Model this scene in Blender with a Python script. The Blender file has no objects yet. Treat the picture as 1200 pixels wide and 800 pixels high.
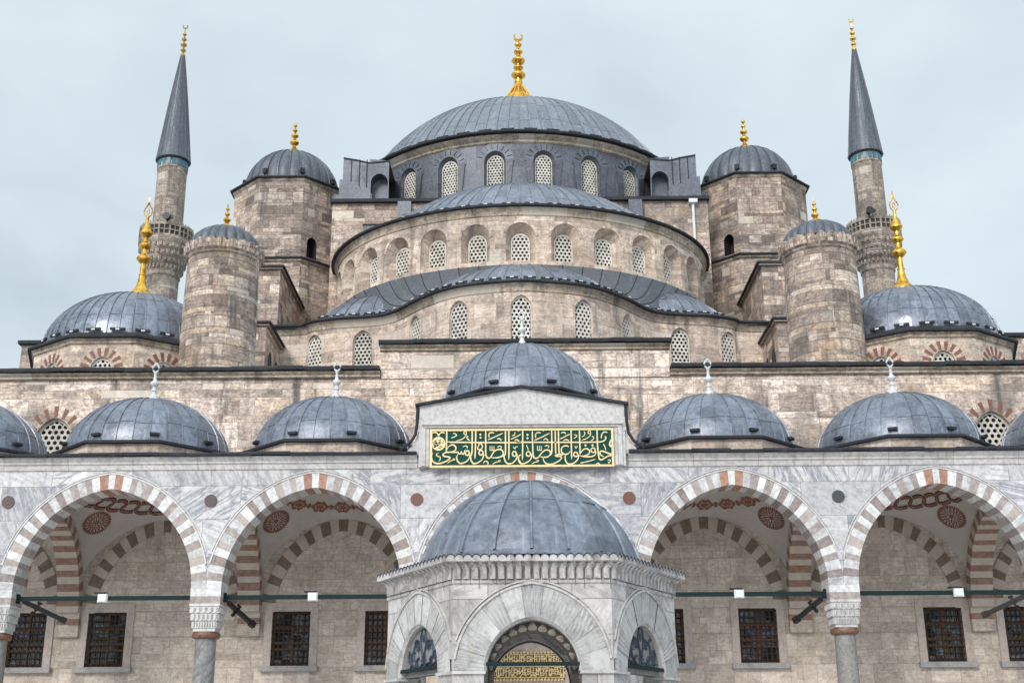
import bpy, bmesh, math, random
from math import sin, cos, pi, sqrt, atan2, radians, hypot
from mathutils import Vector, Matrix
random.seed(7)
scene = bpy.context.scene
COL = scene.collection

# ------------------------------------------------------------------ camera
F_PX, PITCH, YAW, ROLL, CAMX = 1450.0, 18.60, 0.333, -0.342, -0.123
cam = bpy.data.cameras.new('camera')
cam.sensor_width = 36.0
cam.lens = 36.0 * F_PX / 1200.0
cam.clip_start, cam.clip_end = 0.1, 3000
camo = bpy.data.objects.new('camera', cam)
COL.objects.link(camo)
p_, y_, r_ = radians(PITCH), radians(YAW), radians(ROLL)
fw = Vector((-sin(y_) * cos(p_), cos(y_) * cos(p_), sin(p_)))
rt = Vector((cos(y_), sin(y_), 0))
up = rt.cross(fw)
rt2 = rt * cos(r_) + up * sin(r_)
up2 = up * cos(r_) - rt * sin(r_)
M = Matrix((rt2, up2, -fw)).transposed().to_4x4()
M.translation = Vector((CAMX, 0, 1.65))
camo.matrix_world = M
scene.camera = camo

# ------------------------------------------------------------------ world, sun, exposure
scene.view_settings.view_transform = 'Standard'
scene.view_settings.look = 'None'
scene.view_settings.exposure = 0.55
scene.view_settings.gamma = 1.0
SUN_EL, SUN_AZ = 31.0, 203.0      # azimuth clockwise from +Y: behind the camera, slightly left


class NT:
    """small helper for wiring node trees"""
    def __init__(s, tree):
        s.t = tree
        s.n = tree.nodes
        s.l = tree.links

    def node(s, typ, ins=None, **props):
        nd = s.n.new(typ)
        for k, v in props.items():
            setattr(nd, k, v)
        for k, v in (ins or {}).items():
            s.put(nd.inputs[k], v)
        return nd

    def put(s, sock, v):
        if isinstance(v, bpy.types.NodeSocket):
            s.l.new(v, sock)
        elif isinstance(v, (tuple, list)) and sock.type == 'RGBA' and len(v) == 3:
            sock.default_value = (*v, 1)
        else:
            sock.default_value = v

    def m(s, op, a, b=0.0, c=0.0, clamp=False):
        nd = s.node('ShaderNodeMath', operation=op, use_clamp=clamp)
        s.put(nd.inputs[0], a); s.put(nd.inputs[1], b); s.put(nd.inputs[2], c)
        return nd.outputs[0]

    def xyz(s, x=0.0, y=0.0, z=0.0):
        return s.node('ShaderNodeCombineXYZ', {'X': x, 'Y': y, 'Z': z}).outputs[0]

    def sep(s, v):
        nd = s.node('ShaderNodeSeparateXYZ', {'Vector': v})
        return nd.outputs[0], nd.outputs[1], nd.outputs[2]

    def noise(s, vec, scale=1.0, detail=4.0, rough=0.55, dist=0.0):
        return s.node('ShaderNodeTexNoise', {'Vector': vec, 'Scale': scale, 'Detail': detail,
                                             'Roughness': rough, 'Distortion': dist}).outputs['Fac']

    def white(s, x, y=0.0):
        return s.node('ShaderNodeTexWhiteNoise', {'Vector': s.xyz(x, y, 0.37)}, noise_dimensions='3D').outputs['Value']

    def step(s, v, a, b, ta=0.0, tb=1.0):
        nd = s.node('ShaderNodeMapRange', {'Value': v, 'From Min': a, 'From Max': b, 'To Min': ta, 'To Max': tb},
                    interpolation_type='SMOOTHSTEP')
        return nd.outputs[0]

    def mix(s, fac, a, b, mode='MIX'):
        nd = s.node('ShaderNodeMix', data_type='RGBA', blend_type=mode)
        s.put(nd.inputs[0], fac); s.put(nd.inputs[6], a); s.put(nd.inputs[7], b)
        return nd.outputs[2]

    def ramp(s, fac, stops, interp='LINEAR'):
        nd = s.node('ShaderNodeValToRGB', {'Fac': fac})
        cr = nd.color_ramp
        cr.interpolation = interp
        while len(cr.elements) < len(stops):
            cr.elements.new(0.5)
        for e, (p, c) in zip(cr.elements, stops):
            e.position = p; e.color = (*c, 1)
        return nd.outputs[0]

    def hsv(s, col, h=0.5, sat=1.0, val=1.0):
        return s.node('ShaderNodeHueSaturation', {'Hue': h, 'Saturation': sat, 'Value': val, 'Color': col}).outputs[0]


world = bpy.data.worlds.new('World')
scene.world = world
world.use_nodes = True
w = NT(world.node_tree)
for nd in list(w.n):
    w.n.remove(nd)
sky = w.node('ShaderNodeTexSky', sky_type='NISHITA')
sky.sun_disc = False
sky.sun_elevation = radians(SUN_EL)
sky.sun_rotation = radians(SUN_AZ)
tc = w.node('ShaderNodeTexCoord').outputs['Generated']
wx, wy, wz = w.sep(tc)
cvec = w.xyz(wx, wy, w.m('MULTIPLY', wz, 2.2))
cl = w.m('ADD', w.m('MULTIPLY', w.noise(cvec, 2.3, 4.0, 0.5, 0.3), 0.82), w.m('MULTIPLY', w.noise(cvec, 5.5, 4.0, 0.5, 0.3), 0.18))
cloud = w.ramp(cl, [(0.33, (3.55, 4.25, 4.75)), (0.48, (4.75, 5.5, 5.95)), (0.62, (5.45, 6.2, 6.6))])
lift = w.m('ADD', 1.0, w.m('ADD', w.step(wz, 0.5, 1.0, 0.0, 0.6), w.step(wy, 0.25, -0.9, 0.0, 0.5)))
cloud = w.mix(1.0, cloud, w.node('ShaderNodeCombineColor', {0: lift, 1: lift, 2: lift}).outputs[0], 'MULTIPLY')
skyc = w.mix(0.88, w.hsv(sky.outputs[0], 0.5, 0.6, 1.0), cloud)
bg = w.node('ShaderNodeBackground', {'Color': skyc, 'Strength': 0.1})
w.l.new(bg.outputs[0], w.node('ShaderNodeOutputWorld').inputs['Surface'])

sun = bpy.data.lights.new('sun', 'SUN')
sun.energy = 1.5
sun.angle = radians(20)
sun.color = (1.0, 0.93, 0.87)
suno = bpy.data.objects.new('sun', sun)
COL.objects.link(suno)
sd = Vector((sin(radians(SUN_AZ)) * cos(radians(SUN_EL)), cos(radians(SUN_AZ)) * cos(radians(SUN_EL)), sin(radians(SUN_EL))))
suno.rotation_euler = sd.to_track_quat('Z', 'Y').to_euler()
suno.location = (0, -20, 80)


# ------------------------------------------------------------------ materials
def new_mat(name):
    m = bpy.data.materials.new(name)
    m.use_nodes = True
    t = NT(m.node_tree)
    b = t.n['Principled BSDF']
    return m, t, b


def uvsock(t):
    return t.node('ShaderNodeTexCoord').outputs['UV']


def ashlar(name, h, wd, stops, mortar, stain=0.5, light=1.0, mort_w=0.012, bump=0.6, rough=1.0):
    """coursed ashlar: every block its own tone, soft joints, weather streaks"""
    m, t, b = new_mat(name)

    def mul(k):
        k = 1 + (k - 1) * rough
        return (k, k * 0.995, k * 0.985)
    uv = uvsock(t)
    u0, v0, _ = t.sep(uv)
    obj = t.node('ShaderNodeTexCoord').outputs['Object']
    wob = t.noise(obj, 1.7, 2.0)
    u = t.m('ADD', u0, t.m('MULTIPLY', t.m('SUBTRACT', wob, 0.5), 0.05))
    v = t.m('ADD', v0, t.m('MULTIPLY', t.m('SUBTRACT', t.noise(obj, 2.3, 2.0), 0.5), 0.03))
    vs = t.m('DIVIDE', v, h)
    vs = t.m('ADD', vs, t.m('MULTIPLY', t.m('SINE', t.m('MULTIPLY', vs, 1.9)), 0.40))
    row = t.m('FLOOR', vs)
    fr = t.m('SUBTRACT', vs, row)
    rr = t.white(row, 3.1)
    wrow = t.m('MULTIPLY', t.m('ADD', 0.62, t.m('MULTIPLY', rr, 0.85)), wd)
    us = t.m('ADD', t.m('DIVIDE', u, wrow), t.m('MULTIPLY', t.white(row, 9.7), 31.0))
    us = t.m('ADD', us, t.m('MULTIPLY', t.m('SINE', t.m('MULTIPLY', us, 2.1)), 0.3))
    col = t.m('FLOOR', us)
    fu = t.m('SUBTRACT', us, col)
    du = t.m('MULTIPLY', t.m('MINIMUM', fu, t.m('SUBTRACT', 1.0, fu)), wrow)
    dv = t.m('MULTIPLY', t.m('MINIMUM', fr, t.m('SUBTRACT', 1.0, fr)), h)
    joint = t.step(t.m('MINIMUM', du, dv), mort_w * 0.4, mort_w * 1.6)      # 0 in joint
    rnd = t.white(t.m('MULTIPLY', col, 1.37), row)
    rnd2 = t.white(t.m('MULTIPLY', col, 2.11), t.m('ADD', row, 40.0))
    base = t.ramp(rnd, stops)
    # bedding grain inside a block
    grain = t.noise(t.xyz(t.m('MULTIPLY', u, 1.6), t.m('MULTIPLY', v, 9.0), t.m('MULTIPLY', rnd2, 50.0)), 1.6, 6.0, 0.65)
    base = t.mix(1.0, base, t.ramp(grain, [(0.28, mul(0.55)), (0.5, mul(0.97)), (0.72, mul(1.22))]), 'MULTIPLY')
    fine = t.noise(obj, 9.0, 5.0, 0.7)
    base = t.mix(1.0, base, t.ramp(fine, [(0.3, mul(0.5)), (0.5, mul(1.0)), (0.72, mul(1.35))]), 'MULTIPLY')
    mott = t.noise(obj, 3.1, 5.0, 0.68, 0.5)
    base = t.mix(1.0, base, t.ramp(mott, [(0.3, mul(0.55)), (0.5, mul(1.0)), (0.7, mul(1.3))]), 'MULTIPLY')
    # large grime patches and vertical run-off streaks
    big = t.noise(obj, 0.33, 4.0, 0.6)
    base = t.mix(t.m('MULTIPLY', t.step(big, 0.5, 0.64), 0.5 * stain), base, (0.10, 0.095, 0.09))
    st = t.noise(t.xyz(t.m('MULTIPLY', u0, 1.5), t.m('MULTIPLY', v0, 0.16), 0.0), 1.0, 4.0, 0.62)
    base = t.mix(t.m('MULTIPLY', t.step(st, 0.53, 0.70), 0.8 * stain), base, (0.075, 0.072, 0.068))
    smear = t.noise(t.xyz(t.m('MULTIPLY', u0, 0.5), t.m('MULTIPLY', v0, 2.2), 4.0), 1.0, 5.0, 0.65, 0.6)
    base = t.mix(t.m('MULTIPLY', t.step(smear, 0.56, 0.66), 0.5 * stain), base, (0.11, 0.10, 0.095))
    base = t.mix(t.m('MULTIPLY', t.step(rnd2, 0.93, 0.95), 0.6 * rough), base, (0.58, 0.53, 0.46))
    warm = t.noise(obj, 0.6, 3.0)
    base = t.mix(t.m('MULTIPLY', t.step(warm, 0.55, 0.72), 0.3 * rough), base, (0.34, 0.23, 0.12))
    base = t.mix(joint, t.mix(0.35, mortar, base), base)
    base = t.mix(1.0, base, (light * 0.97, light * 0.96, light * 0.955), 'MULTIPLY')
    t.put(b.inputs['Base Color'], base)
    t.put(b.inputs['Roughness'], 0.85)
    b.inputs['Specular IOR Level'].default_value = 0.25
    hgt = t.m('ADD', t.m('MULTIPLY', joint, 0.5), t.m('ADD', t.m('MULTIPLY', rnd2, 0.35), t.m('MULTIPLY', fine, 0.5)))
    bp = t.node('ShaderNodeBump', {'Strength': bump, 'Distance': 0.05, 'Height': hgt})
    t.put(b.inputs['Normal'], bp.outputs[0])
    return m


SAND = [(0.0, (0.184, 0.149, 0.134)), (0.16, (0.296, 0.240, 0.213)), (0.38, (0.459, 0.364, 0.315)),
        (0.55, (0.388, 0.318, 0.285)), (0.72, (0.510, 0.397, 0.317)), (0.88, (0.632, 0.543, 0.480)), (1.0, (0.265, 0.215, 0.193))]
SANDF = [(0.0, (0.275, 0.225, 0.203)), (0.14, (0.428, 0.353, 0.312)), (0.4, (0.571, 0.480, 0.426)),
         (0.6, (0.510, 0.430, 0.386)), (0.75, (0.592, 0.475, 0.381)), (0.9, (0.714, 0.626, 0.569)), (1.0, (0.367, 0.303, 0.272))]
M_STONE = ashlar('ashlar_sandstone', 0.36, 0.85, SAND, (0.204, 0.176, 0.158), 0.9, 1.24)
M_STONE_T = ashlar('weathered_turret_stone', 0.31, 0.85, SAND, (0.163, 0.141, 0.129), 1.0, 1.14)
M_STONE_F = ashlar('facade_sandstone', 0.44, 1.15, SANDF, (0.306, 0.254, 0.228), 1.1, 1.42)
SMOOTH = [(0.0, (0.367, 0.298, 0.257)), (0.3, (0.551, 0.450, 0.381)), (0.6, (0.490, 0.411, 0.361)), (0.85, (0.632, 0.529, 0.446)), (1.0, (0.316, 0.259, 0.233))]
M_STONE_S = ashlar('pale_drum_stone', 0.42, 1.15, SMOOTH, (0.306, 0.250, 0.213), 0.7, 1.26, 0.010, 0.5, 0.75)
M_STONE_P = ashlar('sheltered_sandstone', 0.40, 1.0, [(0.0, (0.44, 0.385, 0.345)), (0.5, (0.55, 0.485, 0.435)), (1.0, (0.60, 0.535, 0.485))],
                   (0.30, 0.26, 0.23), 0.2, 1.22, 0.012, 0.35, 0.55)
M_MIN = ashlar('minaret_stone', 0.40, 0.9, [(0.0, (0.255, 0.220, 0.198)), (0.5, (0.367, 0.318, 0.282)), (1.0, (0.459, 0.392, 0.342))], (0.184, 0.162, 0.148), 0.8, 1.0)


def marble(name, sw, sh, base_c, vein_c, vein_amt=0.6, stain=0.3, rough=0.42, slabs=True, ang0=0.0, spread=2.6, vsc=2.6, tone=0.88):
    m, t, b = new_mat(name)
    u, v, _ = t.sep(uvsock(t))
    obj = t.node('ShaderNodeTexCoord').outputs['Object']
    row = t.m('FLOOR', t.m('DIVIDE', v, sh))
    us = t.m('ADD', t.m('DIVIDE', u, sw), t.m('MULTIPLY', t.white(row, 5.0), 9.0))
    col = t.m('FLOOR', us)
    rnd = t.white(col, row)
    ang = t.m('ADD', ang0, t.m('MULTIPLY', t.m('SUBTRACT', rnd, 0.5), spread))
    ca, sa = t.m('COSINE', ang), t.m('SINE', ang)
    a = t.m('ADD', t.m('MULTIPLY', u, ca), t.m('MULTIPLY', v, sa))
    c = t.m('SUBTRACT', t.m('MULTIPLY', v, ca), t.m('MULTIPLY', u, sa))
    vec = t.xyz(t.m('MULTIPLY', a, 0.45), t.m('MULTIPLY', c, vsc), t.m('MULTIPLY', rnd, 40.0))
    n1 = t.noise(vec, 1.3, 6.0, 0.62, 0.6)
    vein = t.step(t.m('ABSOLUTE', t.m('SUBTRACT', n1, 0.5)), 0.0, 0.075, 1.0, 0.0)
    broad = t.step(t.noise(vec, 0.7, 3.0), 0.45, 0.7)
    vary = t.m('ADD', 0.3, t.m('MULTIPLY', t.white(t.m('ADD', col, 5.0), t.m('ADD', row, 8.0)), 1.0))
    amt = t.m('MULTIPLY', t.m('MULTIPLY', t.m('ADD', t.m('MULTIPLY', vein, 0.85), t.m('MULTIPLY', broad, 0.45)), vary), vein_amt, 0.0, True)
    tone = t.ramp(t.white(t.m('ADD', col, 17.0), row), [(0, tuple(x * tone for x in base_c)), (1, tuple(min(0.85, x * 1.06) for x in base_c))])
    cc = t.mix(amt, tone, vein_c)
    st = t.noise(t.xyz(t.m('MULTIPLY', u, 2.6), t.m('MULTIPLY', v, 0.3), 1.0), 1.0, 5.0, 0.65)
    cc = t.mix(t.m('MULTIPLY', t.step(st, 0.55, 0.75), stain), cc, (0.13, 0.11, 0.09))
    fine = t.noise(obj, 7.0, 5.0, 0.7)
    cc = t.mix(1.0, cc, t.ramp(fine, [(0.3, (0.66, 0.65, 0.64)), (0.52, (1, 1, 1)), (0.75, (1.12, 1.12, 1.11))]), 'MULTIPLY')
    rust = t.step(t.noise(obj, 1.6, 3.0), 0.70, 0.80)
    cc = t.mix(t.m('MULTIPLY', rust, stain), cc, (0.42, 0.27, 0.10))
    if slabs:
        fu = t.m('SUBTRACT', us, col)
        vs = t.m('DIVIDE', v, sh)
        fr = t.m('SUBTRACT', vs, row)
        d = t.m('MINIMUM', t.m('MULTIPLY', t.m('MINIMUM', fu, t.m('SUBTRACT', 1.0, fu)), sw),
                t.m('MULTIPLY', t.m('MINIMUM', fr, t.m('SUBTRACT', 1.0, fr)), sh))
        cc = t.mix(t.step(d, 0.003, 0.016, 0.75, 0.0), cc, (0.17, 0.15, 0.14))
    t.put(b.inputs['Base Color'], cc)
    b.inputs['Roughness'].default_value = rough
    b.inputs['Specular IOR Level'].default_value = 0.35
    bp = t.node('ShaderNodeBump', {'Strength': 0.25, 'Distance': 0.015, 'Height': fine})
    t.put(b.inputs['Normal'], bp.outputs[0])
    return m


M_MARBLE = marble('grey_veined_marble', 2.7, 1.15, (0.645, 0.63, 0.64), (0.29, 0.295, 0.335), 1.0, 0.7, tone=0.76)
M_MARBLE_F = marble('fountain_marble', 1.5, 0.62, (0.58, 0.55, 0.54), (0.25, 0.235, 0.235), 0.9, 0.95, tone=0.74)
M_MARBLE_V = marble('voussoir_marble', 0.85, 50.0, (0.60, 0.59, 0.58), (0.30, 0.295, 0.295), 0.9, 0.45, slabs=False, ang0=1.57, spread=0.5, vsc=1.3, tone=0.66)
M_MARBLE_W = marble('white_marble', 9.0, 9.0, (0.62, 0.60, 0.59), (0.42, 0.41, 0.42), 0.5, 0.4, slabs=False)
M_TRIM_S = ashlar('beige_cornice_stone', 9.0, 1.6, [(0.0, (0.36, 0.305, 0.25)), (0.5, (0.46, 0.39, 0.32)), (1.0, (0.53, 0.46, 0.385))], (0.2, 0.17, 0.15), 0.8, 1.0, 0.008, 0.3)
M_TRIM = marble('moulding_marble', 2.2, 9.0, (0.55, 0.53, 0.515), (0.34, 0.33, 0.33), 0.5, 0.5)
M_FRAME = marble('window_surround_marble', 3.0, 3.0, (0.56, 0.475, 0.425), (0.46, 0.39, 0.355), 0.4, 0.2, slabs=False)
M_SILL = marble('sill_marble', 3.0, 3.0, (0.40, 0.39, 0.385), (0.27, 0.27, 0.28), 0.5, 0.3, slabs=False)


def speckle(name, c1, c2, scale, rough=0.6, stain=0.25, bump=0.2):
    m, t, b = new_mat(name)
    obj = t.node('ShaderNodeTexCoord').outputs['Object']
    f = t.noise(obj, scale, 6.0, 0.7)
    c = t.ramp(f, [(0.32, c1), (0.68, c2)])
    s = t.noise(obj, 1.3, 4.0)
    c = t.mix(t.m('MULTIPLY', t.step(s, 0.5, 0.72), stain), c, tuple(x * 0.4 for x in c1))
    t.put(b.inputs['Base Color'], c)
    b.inputs['Roughness'].default_value = rough
    if bump:
        bp = t.node('ShaderNodeBump', {'Strength': bump, 'Distance': 0.01, 'Height': f})
        t.put(b.inputs['Normal'], bp.outputs[0])
    return m


M_V_WHITE = marble('arch_white_marble', 0.6, 0.6, (0.72, 0.715, 0.71), (0.46, 0.46, 0.48), 0.5, 0.12, slabs=False)
M_V_PINK = speckle('arch_pink_breccia', (0.24, 0.195, 0.185), (0.46, 0.40, 0.375), 7, bump=0.4)
M_V_PINK_D = speckle('arch_dark_breccia', (0.17, 0.135, 0.13), (0.36, 0.30, 0.285), 7, bump=0.4)
M_V_PINK_L = speckle('arch_pale_breccia', (0.34, 0.29, 0.275), (0.52, 0.465, 0.44), 6, bump=0.4)
M_V_WHITE_D = marble('arch_streaked_marble', 0.6, 0.6, (0.60, 0.59, 0.585), (0.34, 0.34, 0.36), 0.7, 0.25, slabs=False)
M_V_RED = speckle('arch_red_stone', (0.28, 0.12, 0.08), (0.46, 0.29, 0.21), 8)
M_L_CREAM = speckle('sheltered_cream_stone', (0.48, 0.41, 0.35), (0.60, 0.525, 0.455), 4)
M_L_DARK = speckle('sheltered_dark_stone', (0.15, 0.11, 0.085), (0.27, 0.20, 0.155), 5)
M_L_RED = speckle('sheltered_red_stone', (0.21, 0.115, 0.08), (0.36, 0.235, 0.18), 5)
M_BRICKRED = speckle('red_voussoir_stone', (0.15, 0.06, 0.04), (0.27, 0.115, 0.075), 6)
M_PLASTER = speckle('grey_vault_plaster', (0.50, 0.455, 0.425), (0.58, 0.535, 0.505), 1.5, 0.9, 0.1, 0.05)
M_GRILLE, _t, _b = new_mat('pierced_plaster_lattice')
_o = _t.node('ShaderNodeTexCoord').outputs['Object']
_r = _t.node('ShaderNodeObjectInfo').outputs['Random']
_ox, _oy, _oz = _t.sep(_o)
_p = _t.xyz(_t.m('ADD', _ox, _t.m('MULTIPLY', _r, 90.0)), _oy, _oz)
_c = _t.ramp(_t.noise(_p, 2.2, 5.0, 0.65), [(0.32, (0.40, 0.37, 0.32)), (0.5, (0.70, 0.665, 0.60)), (0.7, (0.82, 0.79, 0.72))])
_k = _t.step(_r, 0.0, 1.0, 0.82, 1.04)
_t.put(_b.inputs['Base Color'], _t.mix(1.0, _c, _t.node('ShaderNodeCombineColor', {0: _k, 1: _k, 2: _k}).outputs[0], 'MULTIPLY'))
_b.inputs['Roughness'].default_value = 0.85
M_SHAFT = speckle('grey_granite', (0.16, 0.15, 0.14), (0.32, 0.305, 0.285), 10, 0.5, 0.3)
M_SHAFT_W = marble('grey_streaked_shaft', 9, 90, (0.30, 0.295, 0.30), (0.13, 0.13, 0.14), 0.9, 0.5, slabs=False)
M_BRONZE = speckle('aged_bronze', (0.10, 0.045, 0.028), (0.27, 0.135, 0.075), 12, 0.45, 0.2)
M_PORPH = speckle('purple_porphyry', (0.045, 0.028, 0.032), (0.10, 0.066, 0.07), 25, 0.4, 0)
M_PORPH_R = speckle('red_brown_porphyry', (0.12, 0.042, 0.03), (0.18, 0.075, 0.055), 25, 0.4, 0)
M_PORPH_G = speckle('dark_grey_porphyry', (0.03, 0.033, 0.038), (0.075, 0.08, 0.09), 25, 0.4, 0)
M_PIPE = speckle('white_drainpipe_paint', (0.66, 0.66, 0.65), (0.76, 0.76, 0.75), 4, 0.5, 0.3)
M_GROUND = marble('court_paving_marble', 1.2, 0.8, (0.58, 0.57, 0.55), (0.42, 0.41, 0.40), 0.5, 0.3, 0.3)


def lead(name, c, rough=0.36, vh=1.4, var=0.5, patch=0.5):
    m, t, b = new_mat(name)
    u, v, _ = t.sep(uvsock(t))
    obj = t.node('ShaderNodeTexCoord').outputs['Object']
    pu, pv = t.m('FLOOR', u), t.m('FLOOR', t.m('DIVIDE', v, vh))
    rnd = t.white(pu, pv)
    rnd2 = t.white(t.m('ADD', pu, 31.0), pv)
    n = t.noise(obj, 1.1, 5.0, 0.62, 0.4)
    f = t.noise(obj, 6.5, 6.0, 0.7)
    lo = tuple(x * (1 - var * 0.55) for x in c)
    hi = tuple(x * (1 + var * 0.75) for x in c)
    cc = t.mix(t.m('ADD', t.m('MULTIPLY', rnd, 0.5), t.m('MULTIPLY', n, 0.5)), lo, hi)
    cc = t.mix(1.0, cc, t.ramp(f, [(0.3, (0.62, 0.63, 0.65)), (0.52, (1, 1, 1)), (0.72, (1.4, 1.38, 1.35))]), 'MULTIPLY')
    # wet dark patches with their own outline
    wet = t.step(t.noise(obj, 0.75, 4.0, 0.6, 1.2), 0.53, 0.60)
    cc = t.mix(t.m('MULTIPLY', wet, t.m('MULTIPLY', patch, 0.7)), cc, tuple(x * 0.42 for x in c))
    # vertical chalky runs
    run = t.step(t.noise(t.xyz(t.m('MULTIPLY', u, 2.2), t.m('MULTIPLY', v, 0.35), 2.0), 1.4, 4.0, 0.6), 0.58, 0.75)
    cc = t.mix(t.m('MULTIPLY', run, 0.5), cc, tuple(min(0.6, x * 2.4) for x in c))
    t.put(b.inputs['Base Color'], cc)
    ro = t.m('ADD', rough - 0.10, t.m('ADD', t.m('MULTIPLY', rnd2, 0.16), t.m('MULTIPLY', f, 0.14)))
    ro = t.m('SUBTRACT', ro, t.m('MULTIPLY', wet, 0.1))
    t.put(b.inputs['Roughness'], ro)
    b.inputs['Metallic'].default_value = 0.42
    b.inputs['Specular IOR Level'].default_value = 0.5
    hgt = t.m('ADD', t.m('MULTIPLY', n, 1.0), t.m('MULTIPLY', f, 0.25))
    bp = t.node('ShaderNodeBump', {'Strength': 0.4, 'Distance': 0.07, 'Height': hgt})
    t.put(b.inputs['Normal'], bp.outputs[0])
    return m


LC = (0.188, 0.210, 0.255)
M_LEAD = lead('weathered_lead', LC, 0.36, 1.4, 0.65, 0.6)
M_LEAD_M = lead('main_dome_lead', (0.205, 0.228, 0.262), 0.44, 2.3, 0.4, 0.2)
M_LEAD_D = lead('dark_lead_cladding', (0.115, 0.124, 0.148), 0.5, 1.2, 0.7, 0.4)
M_LEAD_E = lead('lead_edge_flashing', (0.030, 0.032, 0.038), 0.62, 1.0, 0.5, 0.3)
M_LEAD_E.node_tree.nodes['Principled BSDF'].inputs['Specular IOR Level'].default_value = 0.2
M_LEAD_E.node_tree.nodes['Principled BSDF'].inputs['Metallic'].default_value = 0.0
M_LEAD_R = lead('spire_lead', (0.115, 0.128, 0.15), 0.5, 1.5, 0.4, 0.2)


def plain(name, c, rough=0.5, metal=0.0, emit=None, estr=1.0, spec=0.5):
    m, t, b = new_mat(name)
    obj = t.node('ShaderNodeTexCoord').outputs['Object']
    f = t.noise(obj, 8.0, 4.0, 0.6)
    t.put(b.inputs['Base Color'], t.ramp(f, [(0.3, tuple(x * 0.82 for x in c)), (0.7, tuple(min(1, x * 1.12) for x in c))]))
    b.inputs['Roughness'].default_value = rough
    b.inputs['Metallic'].default_value = metal
    b.inputs['Specular IOR Level'].default_value = spec
    if emit:
        b.inputs['Emission Color'].default_value = (*emit, 1)
        b.inputs['Emission Strength'].default_value = estr
    return m


M_GOLD, _t, _b = new_mat('gilded_copper')
_o = _t.node('ShaderNodeTexCoord').outputs['Object']
_n = _t.noise(_o, 3.5, 5.0, 0.65)
_t.put(_b.inputs['Base Color'], _t.ramp(_n, [(0.34, (0.34, 0.17, 0.03)), (0.5, (0.78, 0.43, 0.065)), (0.7, (0.95, 0.58, 0.12))]))
_t.put(_b.inputs['Roughness'], _t.step(_n, 0.35, 0.65, 0.42, 0.18))
_b.inputs['Metallic'].default_value = 1.0
_t.put(_b.inputs['Normal'], _t.node('ShaderNodeBump', {'Strength': 0.25, 'Distance': 0.03, 'Height': _n}).outputs[0])
M_GOLD_OLD = plain('tarnished_gilding', (0.50, 0.30, 0.075), 0.42, 0.8)
M_GOLDPAINT = plain('gold_leaf_lettering', (0.80, 0.63, 0.34), 0.5, 0.1)
M_GREEN = plain('dark_green_enamel', (0.005, 0.062, 0.050), 0.6, spec=0.15)
M_IRON = plain('dark_green_iron', (0.007, 0.022, 0.025), 0.65, spec=0.2)
M_BLACK = plain('black_painted_metal', (0.012, 0.011, 0.013), 0.5)
M_GRATE = plain('rust_brown_window_grate', (0.045, 0.024, 0.014), 0.6)
M_WOOD = plain('brown_window_wood', (0.13, 0.055, 0.022), 0.55)
M_DARK = plain('dark_interior', (0.018, 0.018, 0.021), 0.7)
M_VOID = plain('dim_window_backing', (0.075, 0.07, 0.065), 0.9, spec=0.1)
M_TURQ = plain('turquoise_tile', (0.03, 0.17, 0.25), 0.4)
M_WHITEBOX = plain('white_lamp_housing', (0.70, 0.72, 0.73), 0.4)
M_LENS = plain('lamp_lens', (0.75, 0.8, 0.82), 0.15)
M_REDPAINT, _t, _b = new_mat('faded_red_vault_paint')
_n = _t.noise(_t.node('ShaderNodeTexCoord').outputs['Object'], 7.0, 6.0, 0.7)
_t.put(_b.inputs['Base Color'], _t.ramp(_n, [(0.35, (0.20, 0.075, 0.05)), (0.55, (0.27, 0.115, 0.08)), (0.68, (0.42, 0.31, 0.26))]))
_b.inputs['Roughness'].default_value = 0.9
M_BLACKPAINT = plain('black_vault_paint', (0.03, 0.018, 0.016), 0.85)
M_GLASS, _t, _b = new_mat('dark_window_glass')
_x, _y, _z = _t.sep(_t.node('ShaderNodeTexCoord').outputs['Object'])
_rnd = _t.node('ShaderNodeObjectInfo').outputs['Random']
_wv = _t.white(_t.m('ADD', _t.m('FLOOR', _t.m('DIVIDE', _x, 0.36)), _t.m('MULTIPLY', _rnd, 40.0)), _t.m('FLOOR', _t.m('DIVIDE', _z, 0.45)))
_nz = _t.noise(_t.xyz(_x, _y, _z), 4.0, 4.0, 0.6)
_t.put(_b.inputs['Base Color'], _t.mix(_t.m('MULTIPLY', _t.step(_wv, 0.55, 0.8), _t.step(_nz, 0.35, 0.6)), (0.018, 0.02, 0.024), (0.17, 0.20, 0.24)))  # some panes lighter blue-grey: sky reflections painted into the glass colour
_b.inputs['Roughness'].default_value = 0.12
M_FLORAL = speckle('pale_blue_grey_tympanum', (0.15, 0.145, 0.14), (0.27, 0.26, 0.25), 9, 0.7, 0.3)
M_FLOWER = plain('dark_blue_floral_relief', (0.03, 0.045, 0.075), 0.6)
M_ORN_DARK = plain('blackened_arch_ornament', (0.025, 0.018, 0.014), 0.6)
M_ORN = speckle('taupe_arch_palmettes', (0.13, 0.115, 0.095), (0.27, 0.24, 0.205), 12, 0.7, 0.3)
M_GROOVE = speckle('dark_cornice_grooves', (0.03, 0.025, 0.02), (0.12, 0.10, 0.085), 6)
M_OLDGILT = plain('dark_gilt_ground', (0.13, 0.085, 0.02), 0.6)
M_SPOTW = plain('white_lead_finial_paint', (0.62, 0.63, 0.64), 0.5)


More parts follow.
